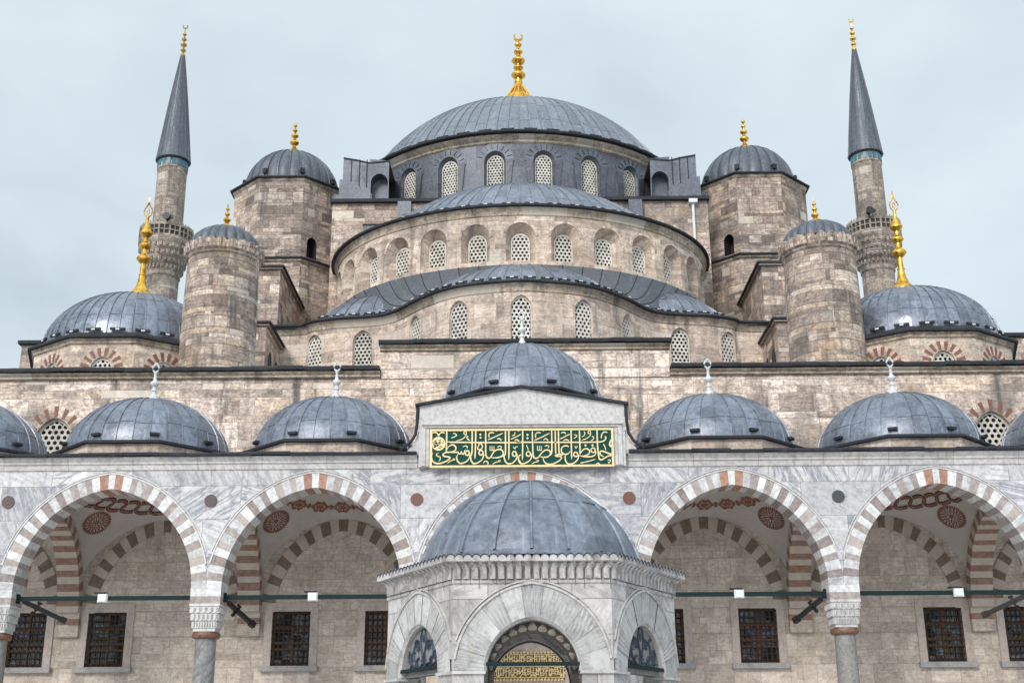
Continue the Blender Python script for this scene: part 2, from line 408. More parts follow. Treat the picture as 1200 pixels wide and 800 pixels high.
# ------------------------------------------------------------------ mesh builder
class MB:
    def __init__(s):
        s.v, s.f, s.mi, s.uv, s.mats = [], [], [], [], []

    def mat(s, m):
        if m not in s.mats:
            s.mats.append(m)
        return s.mats.index(m)

    def add(s, pts, faces, m, uvs=None):
        b = len(s.v)
        s.v.extend([tuple(p) for p in pts])
        k = s.mat(m)
        for f in faces:
            s.f.append(tuple(b + i for i in f))
            s.mi.append(k)
            s.uv.append([uvs[i] for i in f] if uvs else None)

    def grid(s, rows, m, uvrows=None, flip=False, closed=False):
        """rows: list of equal-length point rows"""
        n = len(rows[0])
        pts = [p for r in rows for p in r]
        uvs = [q for r in uvrows for q in r] if uvrows else None
        fs = []
        for i in range(len(rows) - 1):
            for j in range(n - 1 if not closed else n):
                a, b_, c, d = i * n + j, i * n + (j + 1) % n, (i + 1) * n + (j + 1) % n, (i + 1) * n + j
                fs.append((d, c, b_, a) if flip else (a, b_, c, d))
        s.add(pts, fs, m, uvs)

    def box(s, x0, x1, y0, y1, z0, z1, m):
        p = [(x0, y0, z0), (x1, y0, z0), (x1, y1, z0), (x0, y1, z0), (x0, y0, z1), (x1, y0, z1), (x1, y1, z1), (x0, y1, z1)]
        s.add(p, [(0, 3, 2, 1), (4, 5, 6, 7), (0, 1, 5, 4), (1, 2, 6, 5), (2, 3, 7, 6), (3, 0, 4, 7)], m)

    def obox(s, c, ax, ay, az, m):
        """oriented box: centre and three half vectors"""
        c, ax, ay, az = Vector(c), Vector(ax), Vector(ay), Vector(az)
        p = [c + sx * ax + sy * ay + sz * az for sz in (-1, 1) for sx, sy in ((-1, -1), (1, -1), (1, 1), (-1, 1))]
        s.add(p, [(0, 3, 2, 1), (4, 5, 6, 7), (0, 1, 5, 4), (1, 2, 6, 5), (2, 3, 7, 6), (3, 0, 4, 7)], m)

    def prism(s, poly, y0, y1, m):
        """polygon in (x,z), extruded from y0 to y1"""
        n = len(poly)
        pts = [(x, y0, z) for x, z in poly] + [(x, y1, z) for x, z in poly]
        fs = [tuple(range(n)), tuple(range(2 * n - 1, n - 1, -1))]
        fs += [(i, n + i, n + (i + 1) % n, (i + 1) % n) for i in range(n)]
        s.add(pts, fs, m)

    def lathe(s, prof, cx, cy, m, seg=32, rot=0.0, a0=0.0, a1=2 * pi, ucount=None, cap=False):
        """profile [(r,z)] about a vertical axis; u = panel index or arc metres"""
        full = abs(a1 - a0 - 2 * pi) < 1e-6
        n = seg + 1
        rows, uvr = [], []
        rm = max(r for r, z in prof)
        acc = 0
        for k, (r, z) in enumerate(prof):
            if k:
                acc += hypot(r - prof[k - 1][0], z - prof[k - 1][1])
            rr, ur = [], []
            for i in range(n):
                a = a0 + (a1 - a0) * i / seg + rot
                rr.append((cx + r * sin(a), cy - r * cos(a), z))
                uu = (i / seg * ucount) if ucount else (a * rm)
                ur.append((uu + 0.001, acc if ucount else z))
            rows.append(rr); uvr.append(ur)
        s.grid(rows, m, uvr)

    def tube(s, pts, r, m, seg=8, taper=None):
        pts = [Vector(p) for p in pts]
        rows = []
        for i, p in enumerate(pts):
            d = (pts[min(i + 1, len(pts) - 1)] - pts[max(i - 1, 0)]).normalized()
            a = d.cross(Vector((0, 0, 1)))
            if a.length < 1e-3:
                a = d.cross(Vector((0, 1, 0)))
            a.normalize()
            b = d.cross(a)
            rad = r if taper is None else r * taper[i]
            rows.append([p + rad * (cos(2 * pi * k / seg) * a + sin(2 * pi * k / seg) * b) for k in range(seg)])
        s.grid(rows, m, closed=True)
        n = len(s.v)
        b0 = n - seg * len(rows)
        k = s.mat(m)
        for ring in (list(range(b0, b0 + seg)), list(range(n - seg, n))[::-1]):
            s.f.append(tuple(ring)); s.mi.append(k); s.uv.append(None)

    def build(s, name, parent=None, smooth=None, origin=None):
        me = bpy.data.meshes.new(name)
        vs = s.v
        loc = Vector((0, 0, 0))
        if origin is not None:
            loc = Vector(origin)
            vs = [tuple(Vector(p) - loc) for p in vs]
        me.from_pydata(vs, [], s.f)
        for m in s.mats:
            me.materials.append(m)
        me.polygons.foreach_set('material_index', s.mi)
        ul = me.uv_layers.new(name='UVMap')
        data = [0.0] * (2 * len(me.loops))
        li = 0
        for f, q in zip(s.f, s.uv):
            if q is None:
                P = [Vector(s.v[i]) for i in f]
                nx, ny, nz = 0.0, 0.0, 0.0
                for a, b in zip(P, P[1:] + P[:1]):
                    nx += (a.y - b.y) * (a.z + b.z); ny += (a.z - b.z) * (a.x + b.x); nz += (a.x - b.x) * (a.y + b.y)
                L = sqrt(nx * nx + ny * ny + nz * nz) or 1.0
                if abs(nz) / L > 0.8:
                    q = [(p.x, p.y) for p in P]
                else:
                    h = hypot(nx, ny) or 1.0
                    tx, ty = round(-ny / h, 3), round(nx / h, 3)
                    q = [(p.x * tx + p.y * ty, p.z) for p in P]
            for a in q:
                data[2 * li], data[2 * li + 1] = a
                li += 1
        ul.data.foreach_set('uv', data)
        me.validate()
        if smooth is not None:
            me.shade_smooth()
            me.set_sharp_from_angle(angle=radians(smooth))
        o = bpy.data.objects.new(name, me)
        COL.objects.link(o)
        o.location = loc
        if parent is not None:
            o.parent = parent
            o.matrix_parent_inverse = Matrix.Translation(-world_loc(parent))
        return o


def world_loc(o):
    v = Vector(o.location)
    if o.parent is not None:
        v = o.matrix_parent_inverse @ v
        v = v + world_loc(o.parent)
    return v


def thing(name, label, cat, loc=(0, 0, 0), group=None):
    o = bpy.data.objects.new(name, None)
    COL.objects.link(o)
    o.location = loc
    o.empty_display_size = 0.3
    o['label'] = label
    o['category'] = cat
    if group:
        o['group'] = group
    return o


def put_copy(src, parent, loc, rotz=0.0, name=None):
    """a copy of a part placed in world space under another parent"""
    o = src.copy()
    COL.objects.link(o)
    o.parent = parent
    o.matrix_parent_inverse = Matrix.Translation(-world_loc(parent))
    o.location = loc
    o.rotation_euler = (0, 0, rotz)
    return o


# ------------------------------------------------------------------ shape helpers
def pointed(a, rise, n=24, off=0.0):
    """two-centred arch from the left spring over the apex to the right spring, (x,z); off grows it outward"""
    if rise < a + 1e-4:
        pts = []
        for i in range(2 * n + 1):
            t = pi - pi * i / (2 * n)
            pts.append(((a + off) * cos(t), (rise + off) * sin(t)))
        return pts
    e = (rise * rise - a * a) / (2 * a)
    R = a + e + off
    ta = math.acos(min(1, e / R))
    left = []
    for i in range(n + 1):
        t = ta * i / n
        left.append((e - R * cos(t), R * sin(t)))
    return left + [(-x, z) for x, z in reversed(left[:-1])]


def arch_poly(a, spring, rise, n=12):
    """closed outline: base at z=0, straight to spring, pointed top (counter-clockwise from bottom left)"""
    top = [(x, z + spring) for x, z in pointed(a, rise, n)]
    return [(-a, 0.0)] + top + [(a, 0.0)]


def ray_poly(c, ang, poly):
    dx, dz = cos(ang), sin(ang)
    best = None
    for (x1, z1), (x2, z2) in zip(poly, poly[1:] + poly[:1]):
        ex, ez = x2 - x1, z2 - z1
        den = dx * ez - dz * ex
        if abs(den) < 1e-12:
            continue
        t = ((x1 - c[0]) * ez - (z1 - c[1]) * ex) / den
        q = ((x1 - c[0]) * dz - (z1 - c[1]) * dx) / den
        if t > 1e-7 and -1e-6 <= q <= 1 + 1e-6 and (best is None or t < best):
            best = t
    if best is None:
        return None
    return (c[0] + dx * best, c[1] + dz * best)


def holed(mb, mapf, rect, hole, m, depth=0.0, m_rev=None, inner=None, sub=2, n=44, uvf=None, flat_base=False):
    """a rectangular piece of wall (u0,u1,v0,v1) with a star-shaped hole; reveal goes to depth, tapering to 'inner'"""
    u0, u1, v0, v1 = rect
    R = [(u0, v0), (u1, v0), (u1, v1), (u0, v1)]
    zs = [q for _, q in hole]; us = [q for q, _ in hole]
    c = ((min(us) + max(us)) / 2, (min(zs) + max(zs)) / 2)
    angs = [2 * pi * i / n for i in range(n)]
    for q in R + (hole if len(hole) <= 8 else [hole[0], hole[-1]]):
        angs.append(atan2(q[1] - c[1], q[0] - c[0]) % (2 * pi))
    angs = sorted(set(round(a, 6) for a in angs))
    rows, uvr = [], []
    hp, ip = [], []
    for a in angs:
        h = ray_poly(c, a, hole); o = ray_poly(c, a, R)
        if h is None or o is None:
            continue
        hp.append(h)
        if inner:
            q = ray_poly(c, a, inner)
            ip.append(q or h)
        row = []
        for k in range(sub + 1):
            t = k / sub
            row.append((h[0] + (o[0] - h[0]) * t, h[1] + (o[1] - h[1]) * t))
        rows.append(row)
    rows.append(rows[0])
    g = [[mapf(u, v, 0) for u, v in r] for r in rows]
    mb.grid(g, m, [[(u, v) for u, v in r] for r in rows], flip=False)
    if depth:
        hp.append(hp[0])
        ip2 = (ip + [ip[0]]) if inner else hp
        g = [[mapf(u, v, 0), mapf(u2, v2, depth)] for (u, v), (u2, v2) in zip(hp, ip2)]
        mb.grid(g, m_rev or m, [[(u + 0.3, v), (u + 0.3 + depth, v)] for u, v in hp], flip=True)
    return hp


def dome_profile(R, h, z0, cap=False, n=14, r_top=0.02):
    pr = []
    if cap:
        rho = (R * R + h * h) / (2 * h)
        t0 = math.asin(min(1.0, R / rho))
        if h > R:
            t0 = pi - t0
        for i in range(n + 1):
            t = t0 * (1 - i / n)
            pr.append((max(r_top, rho * sin(t)), z0 + h - rho + rho * cos(t)))
    else:
        for i in range(n + 1):
            t = pi / 2 * i / n
            pr.append((max(r_top, R * cos(t)), z0 + h * sin(t)))
    return pr


def lead_dome(mb, cx, cy, prof, ribs, m, rib_w=0.05, rib_h=0.05, a0=0.0, a1=2 * pi, rot=0.0, seams=(), bulge=0.0, sub=4, yx=1.0):
    """lead dome with raised standing seams along the meridians and lapped horizontal seams"""
    seg = ribs * sub
    rows, uvr = [], []
    acc = 0
    for k, (r, z) in enumerate(prof):
        if k:
            acc += hypot(r - prof[k - 1][0], z - prof[k - 1][1])
        rr, ur = [], []
        for i in range(seg + 1):
            a = a0 + (a1 - a0) * i / seg + rot
            ph = (i % sub) / sub
            q = r * (1 + bulge * (sin(pi * ph) - 0.5))
            rr.append((cx + q * sin(a), cy - q * cos(a) * yx, z)); ur.append((i / sub + 0.0005, acc))
        rows.append(rr); uvr.append(ur)
    mb.grid(rows, m, uvr)
    nr = ribs + (0 if abs(a1 - a0 - 2 * pi) < 1e-6 else 1)
    P = [Vector((r, 0, z)) for r, z in prof]
    for i in range(nr):
        a = a0 + (a1 - a0) * i / ribs + rot
        rad = Vector((sin(a), -cos(a) * yx, 0)); tan = Vector((cos(a), sin(a), 0))
        L = []
        for k, (r, z) in enumerate(prof):
            d = P[min(k + 1, len(P) - 1)] - P[max(k - 1, 0)]
            nrm = Vector((d.z, 0, -d.x)).normalized()
            nv = rad * nrm.x + Vector((0, 0, nrm.z))
            q = r * (1 - bulge * 0.5)
            base = Vector((cx, cy, z)) + rad * q
            wv = min(rib_w, r * 0.6)
            L.append([base - tan * wv - nv * 0.02, base - tan * wv * 0.6 + nv * rib_h, base + tan * wv * 0.6 + nv * rib_h, base + tan * wv - nv * 0.02])
        mb.grid(L, m, [[(i + 0.3, q2 * 0.5)] * 4 for q2 in range(len(L))], flip=True)
    rs = random.Random(int(abs(cx) * 100 + prof[0][1] * 37))
    for fz in seams:                       # horizontal laps, a little out of line from sheet to sheet
        for pn in range(ribs):
            k = min(max(fz + rs.uniform(-.018, .018), 0.02), .98) * (len(prof) - 1)
            j = int(k); f = k - j
            r = prof[j][0] * (1 - f) + prof[j + 1][0] * f
            z = prof[j][1] * (1 - f) + prof[j + 1][1] * f
            d = P[j + 1] - P[j]
            nrm = Vector((d.z, 0, -d.x)).normalized(); d.normalize()
            rows = []
            th_ = rs.uniform(.010, .022)
            for (s1, hh) in ((-0.035, -0.01), (-0.025, th_), (0.018, th_ * .8), (0.035, -0.01)):
                r2 = r + d.x * s1 + nrm.x * hh; z2 = z + d.z * s1 + nrm.z * hh
                row = []
                for i in range(pn * sub, (pn + 1) * sub + 1):
                    a = a0 + (a1 - a0) * i / seg + rot
                    ph = (i % sub) / sub
                    q = r2 * (1 + bulge * (sin(pi * ph) - 0.5))
                    row.append((cx + q * sin(a), cy - q * cos(a) * yx, z2))
                rows.append(row)
            mb.grid(rows, m, [[(pn + .3, 0.1)] * len(rows[0]) for _ in rows])


def snow_guards(mb, cx, cy, r, z, n, m, length=0.5, a0=-1.3, a1=1.3, h=0.09, tilt=0.06, yx=1.0):
    for i in range(n):
        a = a0 + (a1 - a0) * (i + 0.5) / n
        c = Vector((cx + r * sin(a), cy - r * cos(a) * yx, z))
        t = Vector((cos(a), sin(a), 0)); rad = Vector((sin(a), -cos(a), 0))
        mb.obox(c, t * length / 2, rad * 0.05, Vector((0, 0, h / 2)) , m)


def oct_ring(mb, cx, cy, prof, m, n=8, rot=0.0):
    """polygonal lathe; profile radii are apothems"""
    k = 1 / cos(pi / n)
    mb.lathe([(r * k, z) for r, z in prof], cx, cy, m, n, rot + pi / n)


def sweep(mb, path, prof, m, uvs=0.0):
    """path: (x,y) points left to right; profile (outward toward the viewer side, z)"""
    P = [Vector((x, y)) for x, y in path]
    N = []
    for i in range(len(P)):
        d = (P[min(i + 1, len(P) - 1)] - P[max(i - 1, 0)]).normalized()
        N.append(Vector((d.y, -d.x)))
    acc = [0.0]
    for a, b in zip(P, P[1:]):
        acc.append(acc[-1] + (b - a).length)
    rows = [[(p.x + n.x * o, p.y + n.y * o, z) for p, n in zip(P, N)] for o, z in prof]
    mb.grid(rows, m, [[(q, z) for q in acc] for o, z in prof])


def finial_mb(prof, cx, cy, m, seg=16):
    mb = MB()
    mb.lathe(prof, cx, cy, m, seg)
    return mb


def bulb(zc, r, hh, neck):
    return [(neck, zc - hh), (r * 0.72, zc - hh * 0.62), (r * 0.97, zc - hh * 0.2), (r, zc), (r * 0.93, zc + hh * 0.28), (r * 0.62, zc + hh * 0.62), (neck, zc + hh)]


def crescent(mb, cx, cy, z, r, th, m):
    pts, tp = [], []
    for i in range(17):
        a = -pi / 2 - 2.45 + 4.9 * i / 16
        pts.append((cx + r * cos(a), cy, z + r * sin(a)))
        tp.append(0.35 + 0.9 * sin(pi * i / 16))
    mb.tube(pts, th, m, 6, tp)


def ragged_strip(mb, x0, x1, y0, y1, z0, z1, m, seed=0, step=1.1, amp=0.018):
    """lead coping laid in lapped sheets, each one a little out of line, with a wavering lower edge"""
    rnd = random.Random(seed)
    x = x0
    up = False
    while x < x1 - 1e-3:
        L = min(step * rnd.uniform(.75, 1.3), x1 - x)
        if x1 - x - L < .3:
            L = x1 - x
        dz, dy = rnd.uniform(-amp, amp), rnd.uniform(-amp, amp) - (.006 if up else 0)
        up = not up
        n = 4
        zl = [z0 + dz * .6 + rnd.uniform(-amp, amp) * .7 for _ in range(n + 1)]
        xs = [x + L * k / n for k in range(n + 1)]
        f = [[(q, y0 + dy, b) for q, b in zip(xs, zl)], [(q, y0 + dy - .012, (b + z1) / 2) for q, b in zip(xs, zl)],
             [(q, y0 + dy + .01, z1 + dz) for q in xs], [(q, y1, z1 + dz + .01) for q in xs]]
        mb.grid(f, m)
        mb.grid([[(q, y1, z0 + .0) for q in xs], [(q, y0 + dy, b) for q, b in zip(xs, zl)]], m)
        for e in (0, -1):
            mb.add([f[0][e], f[1][e], f[2][e], f[3][e], (f[0][e][0], y1, z0)], [(0, 1, 2, 3, 4)], m)
        x += L


# ------------------------------------------------------------------ lattice windows
def inside_arch(x, z, a, spring, rise):
    if z < 0 or abs(x) > a:
        return False
    if z <= spring:
        return True
    dz = z - spring
    if rise <= a + 1e-4:
        return (x / a) ** 2 + (dz / rise) ** 2 <= 1
    e = (rise * rise - a * a) / (2 * a)
    R = a + e
    return hypot(abs(x) + e, dz) <= R


def lattice_mb(a, spring, rise, pitch, hole=0.345, frame=0.09, th=0.07):
    """pierced hexagonal plaster lattice filling a pointed opening; local x across, y inward, z up"""
    mb = MB()
    ai = a - frame * 0.6
    sp_i, ri = spring - frame * 0.3, rise - frame * 0.6
    H = spring + rise
    zoff = frame * 0.6

    def ins(x, z):
        return inside_arch(x, z - zoff, ai, sp_i - zoff * 0.5, ri)

    rowh = pitch * 0.866
    nx = int(a / pitch) + 2
    for j in range(int(H / rowh) + 2):
        zc = zoff + rowh * (j + 0.45)
        for i in range(-nx, nx + 1):
            xc = pitch * (i + (0.5 if j % 2 else 0.0))
            if not ins(xc, zc):
                continue
            outer, inn = [], []
            for k in range(12):
                an = pi / 6 * k
                ro = pitch / sqrt(3) * (1.0 if k % 2 else 0.866)
                sc = 1.0
                an2 = an
                d = (cos(an2), sin(an2))
                while sc > 0.05 and not ins(xc + d[0] * ro * sc, zc + d[1] * ro * sc):
                    sc -= 0.06
                outer.append((xc + d[0] * ro * sc, zc + d[1] * ro * sc))
                rh = min(pitch * hole, ro * sc * 0.8)
                inn.append((xc + d[0] * rh, zc + d[1] * rh))
            mb.grid([[(x, 0, z) for x, z in inn], [(x, 0, z) for x, z in outer]], M_GRILLE, closed=True)
            mb.grid([[(x, th, z) for x, z in inn], [(x, 0, z) for x, z in inn]], M_GRILLE, closed=True)
    # solid rim
    po = arch_poly(a, spring, rise, 10)
    ri_pts = []
    for (x, z) in po:
        cx_, cz_ = 0, H * 0.45
        L = hypot(x - cx_, z - cz_)
        f = (L - frame * 1.15) / L
        ri_pts.append((cx_ + (x - cx_) * f, cz_ + (z - cz_) * f))
    n = len(po)
    mb.grid([[(x, -0.02, z) for x, z in po], [(x, -0.02, z) for x, z in ri_pts]], M_GRILLE, closed=True)
    mb.grid([[(x, -0.02, z) for x, z in ri_pts], [(x, 0.03, z) for x, z in ri_pts]], M_GRILLE, closed=True)
    # dim backing some way behind
    b = len(mb.v)
    mb.add([(x, th + 0.12, z) for x, z in po], [tuple(range(n))], M_VOID)
    mb.grid([[(x, -0.02, z) for x, z in po], [(x, th + 0.12, z) for x, z in po]], M_VOID, closed=True, flip=True)
    return mb


# ------------------------------------------------------------------ dimensions
Y_ARC, Y_ARCB, Y_COL, Y_WALL = 41.2, 42.1, 41.65, 48.2
COLS = [-24.3, -17.4, -10.5, -3.58, 3.58, 10.5, 17.4, 24.3]
Z_SPR, Z_TOP = 7.0, 11.0
RING_T = 0.5

# ------------------------------------------------------------------ ground
mb = MB()
mb.add([(-900, -300, 0), (900, -300, 0), (900, 1500, 0), (-900, 1500, 0)], [(0, 1, 2, 3)], M_GROUND)
g = mb.build('ground')
g['kind'] = 'structure'
mb = MB()
mb.box(-30, 30, 40.6, 49.4, 0.004, 0.9, M_GROUND)
mb.box(-30, 30, 40.2, 40.59, 0.004, 0.45, M_GROUND)
g = mb.build('pavement')
g['kind'] = 'structure'

# =================================================================== MOSQUE
mosque = thing('mosque', 'great grey-beige stone mosque with cascading lead domes rising behind the courtyard arcade', 'mosque', (0, 80, 0))


def flatmap(y):
    return lambda u, v, d: (u, y + d, v)


# --- lower facade wall (seen through the arcade and above it)
def facade():
    mb = MB()
    wl = [(-26.5, 26.5)]
    # under the arcade roof: rectangular iron-barred windows
    cells = []
    xs = -26.5
    for x in (-19.0, -15.95, -8.9, -5.35, 5.35, 8.9, 15.95, 19.0):
        cells.append((x, 'win'))
    for x, k in cells:
        mb.box(xs, xs, 0, 0, 0, 0, M_STONE_P) if False else None
        a, b = x - 1.3, x + 1.3
        if a > xs:
            mb.add([(xs, Y_WALL, 0.9), (a, Y_WALL, 0.9), (a, Y_WALL, 11.5), (xs, Y_WALL, 11.5)], [(0, 1, 2, 3)], M_STONE_P)
        holed(mb, flatmap(Y_WALL), (a, b, 3.9, 8.2), [(x - .73, 5.0), (x - .73, 7.03), (x + .73, 7.03), (x + .73, 5.0)][::-1], M_STONE_P, 0.45, M_FRAME, sub=1, n=8)
        mb.add([(a, Y_WALL, 8.2), (b, Y_WALL, 8.2), (b, Y_WALL, 11.5), (a, Y_WALL, 11.5)], [(0, 1, 2, 3)], M_STONE_P)
        mb.add([(a, Y_WALL, 0.9), (b, Y_WALL, 0.9), (b, Y_WALL, 3.9), (a, Y_WALL, 3.9)], [(0, 1, 2, 3)], M_STONE_P)
        xs = b
    mb.add([(xs, Y_WALL, 0.9), (26.5, Y_WALL, 0.9), (26.5, Y_WALL, 11.5), (xs, Y_WALL, 11.5)], [(0, 1, 2, 3)], M_STONE_P)
    # above the arcade roof, with one pointed lattice window near each end
    xs = -30.0
    for x in (-18.85, 18.85):
        a, b = x - 1.6, x + 1.6
        mb.add([(xs, Y_WALL, 11.5), (a, Y_WALL, 11.5), (a, Y_WALL, 16.35), (xs, Y_WALL, 16.35)], [(0, 1, 2, 3)], M_STONE_F)
        hole = [(u + x, v + 13.2) for u, v in arch_poly(0.78, 0.6, 0.98)]
        holed(mb, flatmap(Y_WALL), (a, b, 11.5, 16.35), hole, M_STONE_F, 0.25, M_STONE_F)
        xs = b
    mb.add([(xs, Y_WALL, 11.5), (30, Y_WALL, 11.5), (30, Y_WALL, 16.35), (xs, Y_WALL, 16.35)], [(0, 1, 2, 3)], M_STONE_F)
    # raised middle
    mb.add([(-5.75, Y_WALL - .06, 16.3), (6.0, Y_WALL - .06, 16.3), (6.0, Y_WALL - .06, 17.45), (-5.75, Y_WALL - .06, 17.45)], [(0, 1, 2, 3)], M_STONE_F)
    mb.box(-5.75, -5.55, Y_WALL - .058, 50, 16.3, 17.448, M_STONE_F)
    mb.box(5.8, 6.0, Y_WALL - .058, 50, 16.3, 17.448, M_STONE_F)
    # side returns of the hall
    for sx in (-30, 30):
        mb.add([(sx, Y_WALL, 0), (sx, 104, 0), (sx, 104, 16.35), (sx, Y_WALL, 16.35)], [(0, 1, 2, 3)], M_STONE_F)
    mb.add([(-30, 104, 0), (30, 104, 0), (30, 104, 16.35), (-30, 104, 16.35)], [(0, 3, 2, 1)], M_STONE_F)
    fw_ = mb.build('facade_wall', mosque)
    # cornice mouldings
    mb = MB()
    for x0, x1, z in ((-30, -5.77, 16.35), (6.02, 30, 16.35), (-5.8, 6.05, 17.45)):
        pr = [(0.0, z - .02), (0.10, z + .02), (0.10, z + .10), (0.20, z + .16), (0.24, z + .22)]
        sweep(mb, [(x0, Y_WALL - .06), (x1, Y_WALL - .06)], pr, M_TRIM_S)
        for x in (x0, x1):
            mb.add([(x, Y_WALL - .06 - o, zz) for o, zz in pr] + [(x, Y_WALL + .1, z + .22), (x, Y_WALL + .1, z - .02)], [tuple(range(7))], M_TRIM_S)
    mb.build('cornice_moulding', fw_, 30)
    for x0, x1, z in ((-30, -5.8, 16.58), (6.05, 30, 16.58), (-5.85, 6.1, 17.68)):
        mb = MB()
        ragged_strip(mb, x0, x1, Y_WALL - .38, Y_WALL + 0.5, z + .03, z + .20, M_LEAD_E, int(x0 * 10), 1.3, .022)
        mb.build('lead_coping', fw_)
    mb = MB()
    mb.box(-29.9, 29.9, Y_WALL + .5, 103.9, 16.5, 16.68, M_LEAD)
    mb.box(-5.6, 5.85, Y_WALL + .5, 58, 16.69, 17.8, M_LEAD)
    mb.build('terrace_roof', mosque)
    return fw_


FW = facade()

# iron barred windows under the arcade
def barred_window():
    root_mb = MB()
    # stone surround, 9 cm proud
    for x0, x1, z0, z1 in ((-1.02, -.73, 4.8 - 4.8, 2.55), (.73, 1.02, 0, 2.55), (-.73, .73, 2.23, 2.55)):
        root_mb.box(x0, x1, -0.07, 0.05, z0 if z0 else 0.2, z1, M_FRAME)
    return root_mb


WIN_X = (-19.0, -15.95, -8.9, -5.35, 5.35, 8.9, 15.95, 19.0)
first = None
for i, x in enumerate(WIN_X):
    if first is None:
        mb = barred_window()
        fr = mb.build('barred_window', mosque)
        mb = MB(); mb.box(-1.08, 1.08, -0.2, 0.44, 0.0, 0.2, M_SILL); si = mb.build('sill', fr)
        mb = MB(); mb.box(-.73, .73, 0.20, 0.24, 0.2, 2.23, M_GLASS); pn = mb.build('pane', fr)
        mb = MB()
        for q in (-.70, -.02, .66):
            mb.box(q, q + .08, 0.13, 0.20, 0.2, 2.23, M_WOOD)
        for q in (0.2, 0.78, 1.02, 1.58, 2.15):
            mb.box(-.72, .72, 0.125, 0.195, q, q + .09, M_WOOD)
        ca = mb.build('casement', fr)
        mb = MB()
        for k in range(8):
            q = -.65 + k * 1.30 / 7
            mb.tube([(q, 0.03, 0.2), (q, 0.03, 2.23)], 0.022, M_GRATE, 6)
        for k in range(9):
            q = 0.32 + k * 0.228
            mb.tube([(-.73, 0.03, q), (.73, 0.03, q)], 0.022, M_GRATE, 6)
            for j in range(8):
                mb.lathe(bulb(q, 0.042, 0.042, 0.01), -.65 + j * 1.30 / 7, 0.03, M_GRATE, 6)
        gr = mb.build('grate', fr)
        first = (fr, (si, pn, ca, gr))
        fr.location = (x, Y_WALL, 4.8)
        for c in first[1]:
            c.matrix_parent_inverse = Matrix.Identity(4)
    else:
        o = put_copy(first[0], mosque, (x, Y_WALL, 4.8))
        for c in first[1]:
            d = c.copy(); COL.objects.link(d); d.parent = o
            d.matrix_parent_inverse = Matrix.Identity(4)

# gilded frieze over the mosque's own doorway, seen through the kiosk
mb = MB()
mb.box(-2.3, 2.3, Y_WALL - .22, Y_WALL - .002, 0.9, 8.6, M_MARBLE)
mb.box(-1.75, 1.75, Y_WALL - .30, Y_WALL - .222, 3.6, 6.6, M_FRAME)
po = mb.build('portal', mosque)
mb = MB()
for z0, z1 in ((4.42, 5.42),):
    mb.box(-1.5, 1.5, Y_WALL - .34, Y_WALL - .302, z0, z1, M_OLDGILT)
    yy = Y_WALL - .36
    random.seed(3)
    for k in range(-11, 12):
        for r_ in (z0, z1):
            mb.lathe(bulb(r_, 0.06, 0.065, 0.01), k * 0.128, yy, M_GOLDPAINT, 8)
    for (ra, rb) in ((z0 + .1, z0 + .48), (z0 + .53, z1 - .09)):
        for zz in (ra - .01, rb + .01):
            mb.box(-1.5, 1.5, yy - .012, yy + .019, zz - .012, zz + .012, M_GOLDPAINT)
        x = -1.47
        while x < 1.45:
            mb.box(x, x + .028, yy - .01, yy + .019, ra + random.uniform(0, .12), rb - random.uniform(0, .05), M_GOLDPAINT)
            for q in range(4):
                z = random.uniform(ra + .03, rb - .03); t = random.choice((0.0, 0.0, .5, -.5, 1.0)); L = random.uniform(.03, .075)
                mb.obox((x + .05, yy - .002 - .002 * q, z), (L * cos(t), 0, L * sin(t)), (0, .012, 0), (-.014 * sin(t), 0, .014 * cos(t)), M_GOLDPAINT)
            x += random.uniform(.07, .12)
mb.build('gilded_frieze', po)


# lattice masters are built on first use, then copied
LAT = {}


def lattice(parent, key, loc, rotz):
    a, spring, rise, pitch = key
    if key not in LAT:
        o = lattice_mb(*key).build('lattice_window', parent)
        LAT[key] = o
        o.parent = parent
        o.matrix_parent_inverse = Matrix.Translation(-world_loc(parent))
        o.location = loc; o.rotation_euler = (0, 0, rotz)
        return o
    return put_copy(LAT[key], parent, loc, rotz)


for x in (-18.85, 18.85):
    lattice(FW, (0.78, 0.6, 0.98, 0.25), (x, Y_WALL + 0.2, 13.2), 0)
    mb = MB()
    R0, R1 = 0.84, 1.28
    outer, inner = pointed(R0 - .02, 1.04, 10, 0.42), pointed(R0 - .02, 1.04, 10)
    for k in range(9):
        t0, t1 = k / 9 + .034, (k + 1) / 9 - .034
        i0, i1 = int(t0 * 20), int(t1 * 20)
        def at(arr, t):
            q = t * (len(arr) - 1); j = min(int(q), len(arr) - 2); f = q - j
            return (arr[j][0] * (1 - f) + arr[j + 1][0] * f, arr[j][1] * (1 - f) + arr[j + 1][1] * f)
        A, B, Cc, D = at(inner, t0), at(inner, t1), at(outer, t1), at(outer, t0)
        mb.prism([(x + q[0], 13.8 + q[1]) for q in (A, B, Cc, D)], Y_WALL - .015, Y_WALL + .1, M_BRICKRED)
    mb.build('window_voussoirs', FW)

# --- exedra wall (wavy wall with three lobes)
EX = [(0, 54.5), (1.25, 54.68), (2.48, 55.0), (3.3, 55.4), (4.0, 55.95), (5.0, 57.0), (5.55, 57.75), (6.05, 58.4), (6.75, 59.0), (7.5, 59.3), (8.4, 59.45), (9.4, 59.6), (10.2, 59.85), (10.8, 60.15), (11.3, 60.6), (12.9, 60.7)]


def smooth_path(P, n):
    out = []
    for i in range(len(P) - 1):
        p0, p1, p2, p3 = P[max(i - 1, 0)], P[i], P[i + 1], P[min(i + 2, len(P) - 1)]
        for k in range(n):
            t = k / n
            out.append(tuple(0.5 * ((2 * b) + (-a + c) * t + (2 * a - 5 * b + 4 * c - d) * t * t + (-a + 3 * b - 3 * c + d) * t ** 3) for a, b, c, d in zip(p0, p1, p2, p3)))
    out.append(P[-1])
    return out


